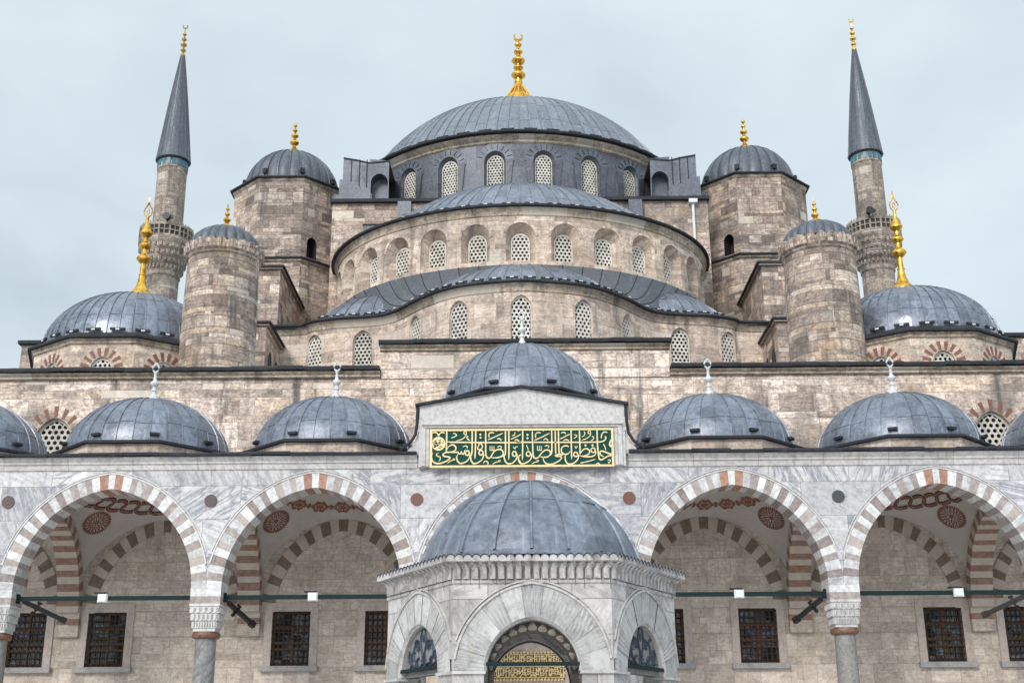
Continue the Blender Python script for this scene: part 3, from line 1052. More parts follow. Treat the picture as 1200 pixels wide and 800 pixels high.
full = [(-x, y) for x, y in reversed(EX[1:])] + EX
EXP = smooth_path(full, 5)


class Path:
    def __init__(s, pts):
        s.p = [Vector(q) for q in pts]
        s.a = [0.0]
        for a, b in zip(s.p, s.p[1:]):
            s.a.append(s.a[-1] + (b - a).length)
        s.len = s.a[-1]

    def loc(s, u):
        u = max(0.0, min(s.len - 1e-6, u))
        import bisect
        i = min(bisect.bisect_right(s.a, u) - 1, len(s.p) - 2)
        f = (u - s.a[i]) / (s.a[i + 1] - s.a[i])
        p = s.p[i].lerp(s.p[i + 1], f)
        j0, j1 = max(i - 1, 0), min(i + 2, len(s.p) - 1)
        d = (s.p[j1] - s.p[j0]).normalized()
        return p, Vector((-d.y, d.x))         # inward normal (away from viewer)

    def u_at_x(s, x):
        for i in range(len(s.p) - 1):
            if (s.p[i].x - x) * (s.p[i + 1].x - x) <= 0 and s.p[i].x != s.p[i + 1].x:
                f = (x - s.p[i].x) / (s.p[i + 1].x - s.p[i].x)
                return s.a[i] + f * (s.a[i + 1] - s.a[i])
        return 0.0


def curved_wall(path, z0, z1, m, wins, half, name, parent, key, zwin, niche=None, depth=0.3, m_rev=None):
    """wall along a plan curve with arched openings at arc positions; lattice set at the back of each"""
    mb = MB()

    def mapf(u, v, d):
        p, n = path.loc(u)
        return (p.x + n.x * d, p.y + n.y * d, v)
    edges = [0.0]
    us = sorted(wins)
    wl = mb
    a_, spring, rise, pitch = key
    oa, osp, ori = niche if niche else (a_, spring, rise)
    cur = 0.0

    def plain_strip(ua, ub):
        n = max(1, int((ub - ua) / 0.35))
        cs = [ua + (ub - ua) * k / n for k in range(n + 1)]
        mb.grid([[mapf(q, z, 0) for q in cs] for z in (z0, zwin, z1)], m, [[(q, z) for q in cs] for z in (z0, zwin, z1)])
    for u in us:
        a, b = u - half, u + half
        if a > cur + 1e-4:
            plain_strip(cur, a)
        hole = [(u + x, zwin + z) for x, z in arch_poly(oa, osp, ori, 10)]
        inner = [(u + x, zwin + z) for x, z in arch_poly(a_, spring, rise, 10)] if niche else None
        holed(mb, mapf, (a, b, zwin - .02, z1), hole, m, depth, m_rev or m, inner, sub=3)
        mb.grid([[mapf(a + (b - a) * k / 6, z, 0) for k in range(7)] for z in (z0, zwin - .02)], m,
                [[(a + (b - a) * k / 6, z) for k in range(7)] for z in (z0, zwin - .02)])
        cur = b
    if cur < path.len - 1e-3:
        plain_strip(cur, path.len)
    wall = mb.build(name, parent)
    for u in us:
        p, n = path.loc(u)
        rz = atan2(n.y, n.x) - pi / 2
        q = p + n * (depth - 0.06)
        lattice(wall, key, (q.x, q.y, zwin), rz)
    return wall


exp = Path(EXP)
EXW = curved_wall(exp, 16.5, 22.7, M_STONE_S, [exp.u_at_x(x) for x in (-10.65, -8.05, -5.25, -3.0, 0, 3.0, 5.25, 8.05, 10.65)], 0.72,
                  'exedra_wall', mosque, (0.5, 1.95, 0.62, 0.215), 19.75, None, 0.24)
mb = MB()
sweep(mb, EXP, [(0.0, 22.45), (0.05, 22.5), (0.05, 22.66), (0.14, 22.78), (0.2, 22.86)], M_TRIM_S)
mb.build('cornice_moulding', EXW, 40)
mb = MB()
sweep(mb, EXP, [(0.15, 22.86), (0.32, 22.87), (0.34, 22.9), (0.34, 22.98), (0.30, 23.0), (0.1, 23.05)], M_LEAD_E)
EAVE_MB = mb

# --- half dome wall
SC = (0.0, 67.7); SAX, SAY = 10.65, 9.0
SEMI = [(SAX * sin(t), SC[1] - SAY * cos(t)) for t in [radians(-90 + 180 * i / 120) for i in range(121)]]
sp = Path(SEMI)
wx_ = [SAX * sin(radians(12.6 * k)) for k in range(-6, 7)]
HDW = curved_wall(sp, 22.5, 28.55, M_STONE_S, [sp.u_at_x(x) for x in wx_], 1.0, 'half_dome_wall', mosque, (0.5, 1.25, 0.5, 0.215), 25.75,
                  (0.76, 1.38, 0.76), 0.6)
# arched hood moulding lines around each niche
mb = MB()
for x in wx_:
    u = sp.u_at_x(x)
    o1, o0 = pointed(0.76, 0.76, 10, 0.13), pointed(0.76, 0.76, 10, 0.0)
    rows = []
    for pts, d in ((o0, -0.0), (o0, -0.035), (o1, -0.035), (o1, 0.02)):
        row = []
        for (qx, qz) in pts:
            p, n = sp.loc(u + qx)
            row.append((p.x + n.x * d, p.y + n.y * d, 25.75 + 1.38 + qz))
        rows.append(row)
    mb.grid(rows, M_STONE_S)
mb.build('niche_hood', HDW, 30)
mb = MB()
sweep(mb, SEMI, [(0.0, 28.25), (0.06, 28.3), (0.06, 28.44), (0.16, 28.58), (0.22, 28.68)], M_TRIM_S)
mb.build('cornice_moulding', HDW, 40)
mb = MB()
sweep(mb, SEMI, [(0.18, 28.68), (0.38, 28.69), (0.40, 28.72), (0.40, 28.81), (0.3, 28.86), (-0.4, 28.95)], M_LEAD_E)
for i in range(26):
    t = radians(-84 + 168 * (i + .5) / 26)
    c = Vector((SAX * sin(t) * 1.0, SC[1] - SAY * cos(t), 28.98)); tv = Vector((cos(t) * SAX, sin(t) * SAY, 0)).normalized()
    mb.obox(c, tv * .36, Vector((-tv.y, tv.x, 0)) * .05, (0, 0, .05), M_LEAD_E)
    mb.obox(c - Vector((-tv.y, tv.x, 0)) * .03, tv * .1, Vector((-tv.y, tv.x, 0)) * .05, (0, 0, .03), M_SPOTW)
mb.build('lead_eave', HDW, 30)
# half dome
mb = MB()
prof = [(10.5, 28.9)] + dome_profile(9.5, 4.45, 29.02, True, 14, 0.25)
lead_dome(mb, SC[0], SC[1], prof, 38, M_LEAD, 0.06, 0.05, radians(-90), radians(90), 0.0, (0.22, 0.45, 0.7), sub=3, yx=SAY / SAX)
mb.build('half_dome', mosque, 40)

# --- lead roof from exedra eave up to the half-dome wall
mb = MB()
nE = 84
rows = []
uvr = []
lim = exp.u_at_x(-10.5), exp.u_at_x(10.5)
for i in range(nE + 1):
    u = lim[0] + (lim[1] - lim[0]) * i / nE
    p, n = exp.loc(u)
    t = -82 + 164 * i / nE
    q = Vector((SAX * sin(radians(t)), SC[1] - SAY * cos(radians(t))))
    row, ur = [], []
    for k in range(7):
        f = k / 6
        a = Vector((p.x - n.x * .3, p.y - n.y * .3)).lerp(q, f)
        z = 23.0 + (25.55 - 23.0) * (f - 0.15 * sin(pi * f))
        row.append((a.x, a.y, z)); ur.append((i / 3 + .001, f * 3))
    rows.append(row); uvr.append(ur)
mb.grid(rows, M_LEAD_R, uvr, flip=True)
for i in range(0, nE + 1, 3):
    r = [Vector(q) for q in rows[i]]
    j = min(i + 1, nE)
    tv = (Vector(rows[j][0]) - Vector(rows[max(j - 2, 0)][0])).normalized() * .028
    mb.grid([[q - tv - Vector((0, 0, .02)), q - tv * .6 + Vector((0, 0, .04)), q + tv * .6 + Vector((0, 0, .04)), q + tv - Vector((0, 0, .02))] for q in r], M_LEAD_E, flip=True)
exr = mb.build('exedra_roof', mosque, 40)
mb = EAVE_MB
for i in range(30):
    u = lim[0] + (lim[1] - lim[0]) * (i + .5) / 30
    p, n = exp.loc(u)
    mb.obox((p.x - n.x * .1, p.y - n.y * .1, 23.16), Vector((-n.y, n.x, 0)) * .3, Vector((n.x, n.y, 0)) * .04, (0, 0, .045), M_LEAD_E)
    mb.obox((p.x - n.x * .15, p.y - n.y * .15, 23.16), Vector((-n.y, n.x, 0)) * .09, Vector((n.x, n.y, 0)) * .05, (0, 0, .025), M_SPOTW)
mb.build('lead_eave', EXW, 30)
for (lx, ly, lr, lh, nr, t0, t1) in ((0, 60.2, 5.75, 2.5, 22, -95, 95), (-7.35, 63.45, 4.15, 2.4, 16, -105, 75), (7.35, 63.45, 4.15, 2.4, 16, -75, 105)):
    mb = MB()
    lead_dome(mb, lx, ly, dome_profile(lr, lh, 23.03, True, 10, .1), nr, M_LEAD, 0.045, 0.05, radians(t0), radians(t1), 0.0, (0.35, 0.7), sub=3)
    mb.build('exedra_dome', mosque, 40)

# --- square base wall under the main drum
BY = 67.75
mb = MB()
BX = 11.25
mb.add([(-BX, BY, 22), (BX, BY, 22), (BX, BY, 33.25), (-BX, BY, 33.25)], [(0, 1, 2, 3)], M_STONE)
mb.add([(-BX, BY, 22), (-BX, 92, 22), (-BX, 92, 33.25), (-BX, BY, 33.25)], [(0, 1, 2, 3)], M_STONE)
mb.add([(BX, BY, 22), (BX, 92, 22), (BX, 92, 33.25), (BX, BY, 33.25)], [(3, 2, 1, 0)], M_STONE)
bw = mb.build('base_wall', mosque)
mb = MB()
mb.box(-BX - .1, BX + .1, BY - .3, 92.1, 33.25, 33.45, M_LEAD_E)
mb.box(-BX + .1, BX - .1, BY - .05, 92, 33.45, 33.55, M_LEAD_D)
mb.build('lead_ledge', bw)
for x0, x1, z0, z1 in ((-7.3, -6.5, 31.9, 33.23), (6.5, 7.3, 31.9, 33.23), (-9.3, -7.9, 31.3, 31.75)):
    mb = MB()
    mb.box(x0, x1, BY - .35, BY - .01, z0, z1, M_LEAD_D)
    mb.box(x0 - .05, x1 + .05, BY - .4, BY - .01, z1 - .08, z1 + .0, M_LEAD_E) if z1 < 33 else None
    mb.build('lead_chute', bw)
mb = MB()
mb.tube([(10.35, BY - .16, 33.2), (10.35, BY - .16, 29.2)], 0.085, M_PIPE, 10)
mb.box(10.1, 10.6, BY - .4, BY - .01, 33.0, 33.24, M_PIPE)
mb.build('drainpipe', bw)

# --- main drum
MC = (0.0, 80.0); MR = 11.5
DR = Path([(MR * sin(radians(t)), MC[1] - MR * cos(radians(t))) for t in [-128 + 256 * i / 256 for i in range(257)]])
du_ = [MR * radians(128 + 7.5 + 15 * k) for k in range(-6, 6)]
DRUM = curved_wall(DR, 33.5, 37.75, M_LEAD_D, du_, 1.45, 'drum', mosque, (0.54, 2.2, 0.6, 0.205), 34.15, (0.66, 2.25, 0.72), 0.28, M_LEAD_D)
mb = MB()
for u in du_:
    for rr, d0, w_ in ((0.66, -0.10, 0.46), (1.12, -0.05, 0.08)):
        i0, i1 = pointed(rr, rr * 1.08, 12, 0.0), pointed(rr, rr * 1.08, 12, w_)
        if w_ > .2:
            i0 = [(-rr, -2.2)] + i0 + [(rr, -2.2)]
            i1 = [(-rr - w_ * .55, -2.2), ] + [(x, z) for x, z in i1] + [(rr + w_ * .55, -2.2)]
        rows = []
        for pts, d in ((i0, 0.02), (i0, d0), (i1, d0), (i1, 0.02)):
            row = []
            for qx, qz in pts:
                p, n = DR.loc(u + qx)
                row.append((p.x + n.x * d, p.y + n.y * d, 34.15 + 2.25 + qz))
            rows.append(row)
        mb.grid(rows, M_LEAD_D, [[(k * .5, j * .6) for k in range(len(i0))] for j in range(4)])
    # seam lines over the hood
    for k in range(1, 9):
        t = pi * k / 9
        p, n = DR.loc(u + 0.98 * cos(t))
        c = Vector((p.x - n.x * .11, p.y - n.y * .11, 34.15 + 2.25 + 0.95 * sin(t)))
        tv = Vector((-n.y, n.x, 0))
        # local right is +u
        p2, _ = DR.loc(u + 0.98 * cos(t) + 0.02)
        tv = Vector((p2.x - p.x, p2.y - p.y, 0)).normalized()
        mb.obox(c, (tv * cos(t) + Vector((0, 0, sin(t)))) * .17, Vector((n.x, n.y, 0)) * .03, (tv * -sin(t) + Vector((0, 0, cos(t)))) * .008, M_LEAD_E)
mb.build('window_hood', DRUM, 35)
for k in range(34):
    u = DR.len * (k + .5) / 34
    if min(abs(u - q) for q in du_) < 1.2:
        continue
    p, n = DR.loc(u)
    if p.y > 80:
        continue
    mb = MB()
    mb.obox((p.x - n.x * .02, p.y - n.y * .02, 35.5), Vector((-n.y, n.x, 0)) * .03, Vector((n.x, n.y, 0)) * .04, (0, 0, 2.0), M_LEAD_E)
    mb.build('cladding_seam', DRUM)
mb = MB()
mb.lathe([(11.52, 37.6), (11.62, 37.66), (11.62, 37.78), (11.85, 37.9), (11.95, 38.02)], 0, 80, M_TRIM_S, 96)
mb.build('cornice_moulding', DRUM, 40)
mb = MB()
mb.lathe([(11.9, 38.06), (12.2, 38.07), (12.22, 38.1), (12.22, 38.2), (12.1, 38.26), (11.6, 38.34)], 0, 80, M_LEAD_E, 96)
snow_guards(mb, 0, 80, 11.95, 38.36, 34, M_LEAD_E, 0.8, -2.0, 2.0)
mb.build('lead_eave', DRUM, 40)
mb = MB()
lead_dome(mb, 0, 80, [(11.9, 38.3)] + dome_profile(11.2, 7.15, 38.42, True, 20, 0.6), 96, M_LEAD_M, 0.055, 0.06, seams=(0.16, 0.33, 0.5, 0.67, 0.84), sub=2)
md = mb.build('main_dome', mosque, 40)
z0 = 45.2
pr = [(1.35, z0 - .2), (1.25, z0 + .9), (1.02, z0 + 1.9), (0.80, z0 + 2.25), (0.55, z0 + 2.6), (0.36, z0 + 3.0), (0.27, z0 + 3.3), (0.30, z0 + 3.36), (0.30, z0 + 3.46), (0.24, z0 + 3.5)]
pr += bulb(z0 + 4.0, 0.53, 0.34, 0.22) + bulb(z0 + 4.62, 0.38, 0.22, 0.2) + bulb(z0 + 5.2, 0.5, 0.32, 0.2) + bulb(z0 + 5.95, 0.34, 0.22, 0.14) + bulb(z0 + 6.55, 0.27, 0.2, 0.1) + [(0.07, z0 + 7.0)]
mb = finial_mb(pr, 0, 80, M_GOLD, 20)
for k in range(16):
    a = 2 * pi * k / 16
    mb.tube([(1.28 * sin(a), 80 - 1.28 * cos(a), z0 + .8), (0.84 * sin(a), 80 - .84 * cos(a), z0 + 2.22), (0.36 * sin(a), 80 - .36 * cos(a), z0 + 3.05)], 0.06, M_GOLD, 6)
crescent(mb, 0, 80, z0 + 7.25, 0.30, 0.085, M_GOLD)
mb.build('finial', md, 40)

# --- lead-clad buttress blocks either side of the drum, with an arched opening
for s in (-1, 1):
    mb = MB()

    def mp(y):
        return lambda u, v, d: (s * u, y + d, v)
    # outer solid block
    xo, xi, ye = 10.75, 9.15, 68.1
    ztop = 36.5
    poly = [(xo, 33.5), (xo, ztop), (9.9, ztop - .22), (9.0, ztop - .42), (7.95, ztop - .5), (7.95, 33.5)]
    # front skin with arch
    hole = [(x + 8.52, z + 33.57) for x, z in arch_poly(0.52, 1.25, 0.6, 8)]
    top = [(8.0, 35.8), (9.2, 35.95)]
    hl = holed(mb, mp(ye), (7.95, 9.15, 33.5, 36.15), hole, M_LEAD_D, 0.75, M_LEAD_D, sub=1)
    q_ = [mp(ye)(u, v, 0.75) for u, v in hole]
    mb.add(q_, [tuple(range(len(q_)))], M_LEAD_D)
    mb.add([(s * 7.95, ye, 36.15), (s * 9.15, ye, 36.15), (s * 9.15, ye, 36.4), (s * 7.95, ye, 36.27)], [(0, 1, 2, 3)], M_LEAD_D)
    pts = [(9.15, 33.5), (xo, 33.5), (xo, ztop), (9.9, ztop - .16), (9.15, ztop - .35)]
    mb.add([(s * x, ye, z) for x, z in pts], [tuple(range(5))], M_LEAD_D)
    mb.add([(s * xo, ye, 33.5), (s * xo, 74, 33.5), (s * xo, 74, 37.0), (s * xo, ye, ztop)], [(0, 1, 2, 3)], M_LEAD_D)
    tp = [(xo, ztop), (9.9, ztop - .16), (9.15, ztop - .35), (7.95, 36.27)]
    mb.grid([[(s * x, ye - .04, z + .02) for x, z in tp], [(s * x, 74, z + .6) for x, z in tp]], M_LEAD)
    mb.grid([[(s * x, ye - .04, z + .02) for x, z in tp], [(s * x, ye - .04, z - .08) for x, z in tp]], M_LEAD_E)
    # lower sloping apron and standing seams
    mb.prism([(s * 10.9, 33.52), (s * 10.9, 34.9), (s * 10.3, 34.75), (s * 8.9, 33.9), (s * 8.9, 33.52)], ye - .35, ye - .02, M_LEAD_D)
    for x in (9.3, 9.75, 10.25):
        mb.box(s * x - .025, s * x + .025, ye - .04, ye + .02, 34.9 if x > 10 else 34.5, 36.35, M_LEAD_E)
    mb.box(s * 8.95 - .03, s * 8.95 + .03, 70.8, 70.86, 33.5, 35.6, M_LEAD_E)
    mb.build('drum_buttress', mosque)
    # link roof to the tower
    mb = MB()
    mb.prism([(s * 10.76, 33.56), (s * 10.76, 34.75), (s * 12.0, 35.4), (s * 12.0, 33.56)], 70.3, 72.5, M_LEAD_D)
    mb.build('lead_link_roof', mosque)


# --- corner domes
def corner_dome(s):
    cx, cy = s * 17.47, 53.0
    ap = 4.1
    mb = MB()
    # ten-sided drum with lattice windows in the three front faces
    n = 10
    side = 2 * ap * math.tan(pi / n)
    for k in range(n):
        a = 2 * pi * k / n
        nx, ny = sin(a), -cos(a)
        tx, ty = cos(a), sin(a)

        def mf(u, v, d, nx=nx, ny=ny, tx=tx, ty=ty):
            return (cx + nx * (ap - d) + tx * u, cy + ny * (ap - d) + ty * u, v)
        if k in (0, 1, 9):
            hole = [(x, z + 15.9) for x, z in arch_poly(0.46, 1.18, 0.5, 10)]
            holed(mb, mf, (-side / 2, side / 2, 15.0, 18.3), hole, M_STONE_S, 0.2, M_STONE_S)
        else:
            mb.add([mf(-side / 2, 15, 0), mf(side / 2, 15, 0), mf(side / 2, 18.3, 0), mf(-side / 2, 18.3, 0)], [(0, 1, 2, 3)], M_STONE_S)
    dr = mb.build('corner_dome_drum', mosque)
    for k in (0, 1, 9):
        a = 2 * pi * k / n
        nx, ny, tx, ty = sin(a), -cos(a), cos(a), sin(a)
        q = ap - 0.14
        lattice(dr, (0.46, 1.18, 0.5, 0.2), (cx + nx * q, cy + ny * q, 15.9), a)
        mb = MB()
        for j in range(8):
            t = pi - pi * (j + .5) / 8
            for (r0, r1) in ((0.53, 0.90),):
                hw = .055
                c0 = Vector((cos(t), 0, sin(t)))
                pts = []
                for rr, ww in ((r0, hw), (r1, hw * 1.5)):
                    for sg in (-1, 1):
                        u = rr * cos(t) - sg * ww * sin(t); v = rr * sin(t) + sg * ww * cos(t)
                        pts.append((u, v + 17.07))
                P = [pts[0], pts[1], pts[3], pts[2]]
                front = [(cx + nx * (ap + .012) + tx * u, cy + ny * (ap + .012) + ty * u, v) for u, v in P]
                back = [(cx + nx * (ap - .05) + tx * u, cy + ny * (ap - .05) + ty * u, v) for u, v in P]
                mb.add(front + back, [(0, 1, 2, 3), (0, 4, 5, 1), (1, 5, 6, 2), (2, 6, 7, 3), (3, 7, 4, 0)], M_BRICKRED)
        mb.build('window_voussoirs', dr)
    mb = MB()
    oct_ring(mb, cx, cy, [(ap, 18.1), (ap + .08, 18.16), (ap + .08, 18.26), (ap + .16, 18.34)], M_TRIM_S, n)
    mb.build('cornice_moulding', dr)
    mb = MB()
    oct_ring(mb, cx, cy, [(ap + .1, 18.34), (ap + .3, 18.36), (ap + .3, 18.45), (ap + .2, 18.52), (3.9, 18.72), (3.6, 18.74)], M_LEAD_E, n)
    snow_guards(mb, cx, cy, 4.08, 18.82, 12, M_LEAD_E, 0.62, -1.5, 1.5, 0.1)
    snow_guards(mb, cx, cy, 4.1, 18.80, 12, M_SPOTW, 0.16, -1.5, 1.5, 0.07)
    mb.build('lead_eave', dr)
    mb = MB()
    lead_dome(mb, cx, cy, dome_profile(3.95, 2.95, 18.7, False, 16, .3), 48, M_LEAD, 0.03, 0.04, seams=(0.2, 0.45, 0.7), sub=3)
    d = mb.build('corner_dome', mosque, 40)
    z = 21.6
    pr = [(0.56, z - .1), (0.56, z + .16), (0.50, z + .3), (0.30, z + .55), (0.19, z + .85), (0.15, z + 1.2), (0.17, z + 1.22), (0.17, z + 1.27), (0.13, z + 1.3), (0.12, z + 1.75)]
    pr += bulb(z + 2.05, 0.33, 0.25, 0.12) + [(0.11, z + 2.5)] + bulb(z + 2.72, 0.28, 0.2, 0.11) + [(0.11, z + 3.1)] + [(0.29, z + 3.3), (0.29, z + 3.38), (0.22, z + 3.5), (0.12, z + 3.72), (0.07, z + 3.95), (0.07, z + 4.2)]
    mb = finial_mb(pr, cx, cy, M_GOLD, 18)
    # openwork teardrop ornament
    for sx in (-1, 1):
        P = [(0, 4.15), (.14, 4.28), (.2, 4.45), (.15, 4.62), (.05, 4.78), (0, 4.95)]
        mb.tube([(cx + sx * x, cy, z + q) for x, q in P], 0.035, M_GOLD, 6)
        mb.tube([(cx + sx * x, cy, z + q) for x, q in ((0, 4.3), (.07, 4.42), (.04, 4.55), (0, 4.62))], 0.022, M_GOLD, 6)
    mb.tube([(cx, cy, z + 4.9), (cx, cy, z + 5.2)], 0.025, M_GOLD, 6)
    mb.build('finial', d, 40)
    # wall block beside the dome
    mb = MB()
    x0, x1 = sorted((s * 25.6, s * 14.5))
    mb.box(x0, x1, 60, 66, 16.7, 21.85, M_STONE)
    b = mb.build('side_wall', mosque)
    mb = MB()
    mb.box(x0 - .15, x1 + .15, 59.8, 66.2, 21.87, 22.05, M_LEAD_E)
    mb.build('lead_coping', b)


for s in (-1, 1):
    corner_dome(s)

# --- stepped buttress walls between turret and tower
for s in (-1, 1):
    mb = MB()
    x0, x1 = sorted((s * 17.0, s * 13.05))
    mb.box(x0, x1, 62.4, 69.5, 16.7, 26.85, M_STONE)
    x2, x3 = sorted((s * 16.9, s * 12.45))
    mb.box(x2, x3, 57.0, 62.38, 16.7, 21.7, M_STONE)
    x4, x5 = sorted((s * 13.04, s * 11.0))
    mb.box(x4, x5, 60.75, 66, 16.7, 22.75, M_STONE)
    b = mb.build('buttress_wall', mosque)
    for (a, c, y0, y1, z) in ((x0, x1, 62.4, 69.4, 26.87), (x2, x3, 57.0, 62.36, 21.72)):
        mb = MB()
        mb.box(a - .14, c + .14, y0 - .14, y1, z, z + .09, M_TRIM_S)
        mb.box(a - .24, c + .24, y0 - .24, y1, z + .092, z + .2, M_LEAD_E)
        mb.build('lead_coping', b)
    mb = MB()
    mb.box(x4 - (0 if s > 0 else 0), x5, 60.5, 66, 22.78, 23.0, M_LEAD_E)
    mb.build('lead_coping', b)
    # blind arched niches on the lower step's inner side: flat sheets, shade painted dark
    for yy in (58.2, 59.8):
        mb = MB()
        mb.add([(s * 12.44, yy + x, 18.2 + z) for x, z in arch_poly(0.5, 1.9, 0.7, 8)], [tuple(range(19))], M_DARK)
        mb.build('blind_niche', b)

# =================================================================== TOWERS
def weight_tower(s, label):
    cx, cy = s * 14.6, 72.0
    t = thing('domed_tower', label, 'tower', (cx, cy, 22), 'octagonal towers flanking the main dome')
    mb = MB()
    ap = 3.3
    # eight faces, one with a small arched opening
    side = 2 * ap * math.tan(pi / 8)
    for k in range(8):
        a = 2 * pi * k / 8
        nx, ny, tx, ty = sin(a), -cos(a), cos(a), sin(a)

        def mf(u, v, d, nx=nx, ny=ny, tx=tx, ty=ty):
            return (cx + nx * (ap - d) + tx * u, cy + ny * (ap - d) + ty * u, v)
        if k == (1 if s < 0 else 7):
            uo = -0.55 if s < 0 else 0.55
            hole = [(x + uo, z + 30.35) for x, z in arch_poly(0.36, 0.95, 0.42, 8)]
            holed(mb, mf, (-side / 2, side / 2, 30.2, 35.4), hole, M_STONE_T, 0.7, M_DARK)
            P = [mf(x + uo, z + 30.35, 0.7) for x, z in arch_poly(0.36, 0.95, 0.42, 8)]
            mb.add(P, [tuple(range(len(P)))], M_DARK)
            # thin raised arch moulding
        else:
            mb.add([mf(-side / 2, 30.2, 0), mf(side / 2, 30.2, 0), mf(side / 2, 35.4, 0), mf(-side / 2, 35.4, 0)], [(0, 1, 2, 3)], M_STONE_T)
    oct_ring(mb, cx, cy, [(ap + .15, 18), (ap + .15, 29.95)], M_STONE_T)
    mb.build('tower_wall', t)
    mb = MB()
    oct_ring(mb, cx, cy, [(ap + .15, 29.8), (ap + .3, 29.9), (ap + .3, 30.0)], M_TRIM_S)
    oct_ring(mb, cx, cy, [(ap + .25, 30.0), (ap + .42, 30.01), (ap + .42, 30.11), (ap - .05, 30.3)], M_LEAD_E)
    mb.build('tower_ledge', t)
    mb = MB()
    oct_ring(mb, cx, cy, [(ap, 35.2), (ap + .1, 35.3), (ap + .1, 35.42)], M_TRIM_S)
    oct_ring(mb, cx, cy, [(ap + .05, 35.42), (ap + .28, 35.43), (ap + .28, 35.52), (ap + .1, 35.6), (2.7, 35.95)], M_LEAD_E)
    mb.build('tower_eave', t)
    mb = MB()
    lead_dome(mb, cx, cy, dome_profile(2.98, 2.95, 35.75, False, 14, .2), 26, M_LEAD_R, 0.05, 0.08, bulge=0.028, sub=6, rot=pi / 26)
    d = mb.build('tower_dome', t, 40)
    for k in range(8):
        a = 2 * pi * (k + .5) / 8
        mb = MB()
        mb.obox((cx + 3.0 * sin(a), cy - 3.0 * cos(a), 36.2), (.13 * cos(a), .13 * sin(a), 0), (.13 * sin(a), -.13 * cos(a), 0), (0, 0, .16), M_LEAD_E)
        mb.build('dome_vent', d)
    z = 38.65
    pr = [(0.62, z - .1), (0.55, z + .12), (0.36, z + .3), (0.22, z + .5), (0.12, z + .62)] + bulb(z + .95, 0.30, 0.22, 0.1) + bulb(z + 1.45, 0.24, 0.18, 0.08) + bulb(z + 1.85, 0.16, 0.13, 0.06) + bulb(z + 2.2, 0.13, 0.14, 0.03)
    finial_mb(pr, cx, cy, M_GOLD, 14).build('finial', d, 40)
    return t


weight_tower(-1, 'octagonal stone tower with a grey lead dome left of the main dome')
weight_tower(1, 'octagonal stone tower with a grey lead dome right of the main dome')


def turret(s, label):
    cx, cy = s * 13.05, 50.3
    t = thing('stair_turret', label, 'turret', (cx, cy, 16.6), 'round turrets on the mosque front')
    mb = MB()
    mb.lathe([(1.62, 14), (1.60, 17.2), (1.58, 20), (1.53, 22.35)], cx, cy, M_STONE_T, 48)
    # roof block of stone at the base
    mb.build('turret_wall', t, 40)
    mb = MB()
    mb.lathe([(1.53, 22.2), (1.6, 22.27), (1.6, 22.35)], cx, cy, M_STONE_T, 48)
    n = 22
    # scalloped stone crown
    for k in range(n):
        rows = []
        for j in range(7):
            a = 2 * pi * (k + j / 6) / n
            h = 0.30 + 0.16 * abs(sin(pi * j / 6))
            b_ = 0.05 * sin(pi * j / 6)
            rows.append([(cx + (1.56) * sin(a), cy - 1.56 * cos(a), 22.33),
                         (cx + (1.66 + b_) * sin(a), cy - (1.66 + b_) * cos(a), 22.42),
                         (cx + (1.70 + b_) * sin(a), cy - (1.70 + b_) * cos(a), 22.42 + h),
                         (cx + 1.45 * sin(a), cy - 1.45 * cos(a), 22.52 + h)])
        mb.grid(rows, M_STONE_T, flip=True)
    mb.build('scalloped_eave', t, 40)
    mb = MB()
    lead_dome(mb, cx, cy, dome_profile(1.5, 1.05, 22.9, False, 12, .1), 22, M_LEAD_R, 0.03, 0.035, bulge=0.07, sub=6)
    d = mb.build('turret_dome', t, 40)
    z = 23.85
    pr = [(0.33, z - .1), (0.32, z + .12), (0.24, z + .24), (0.12, z + .34)] + bulb(z + .52, 0.17, 0.13, 0.07) + bulb(z + .8, 0.12, 0.1, 0.05) + bulb(z + 1.05, 0.09, 0.09, 0.03) + [(0.02, z + 1.3)]
    finial_mb(pr, cx, cy, M_GOLD, 14).build('finial', d, 40)
    return t


turret(-1, 'round stone turret with scalloped eave and ribbed lead cap, left of the half dome')
turret(1, 'round stone turret with scalloped eave and ribbed lead cap, right of the half dome')


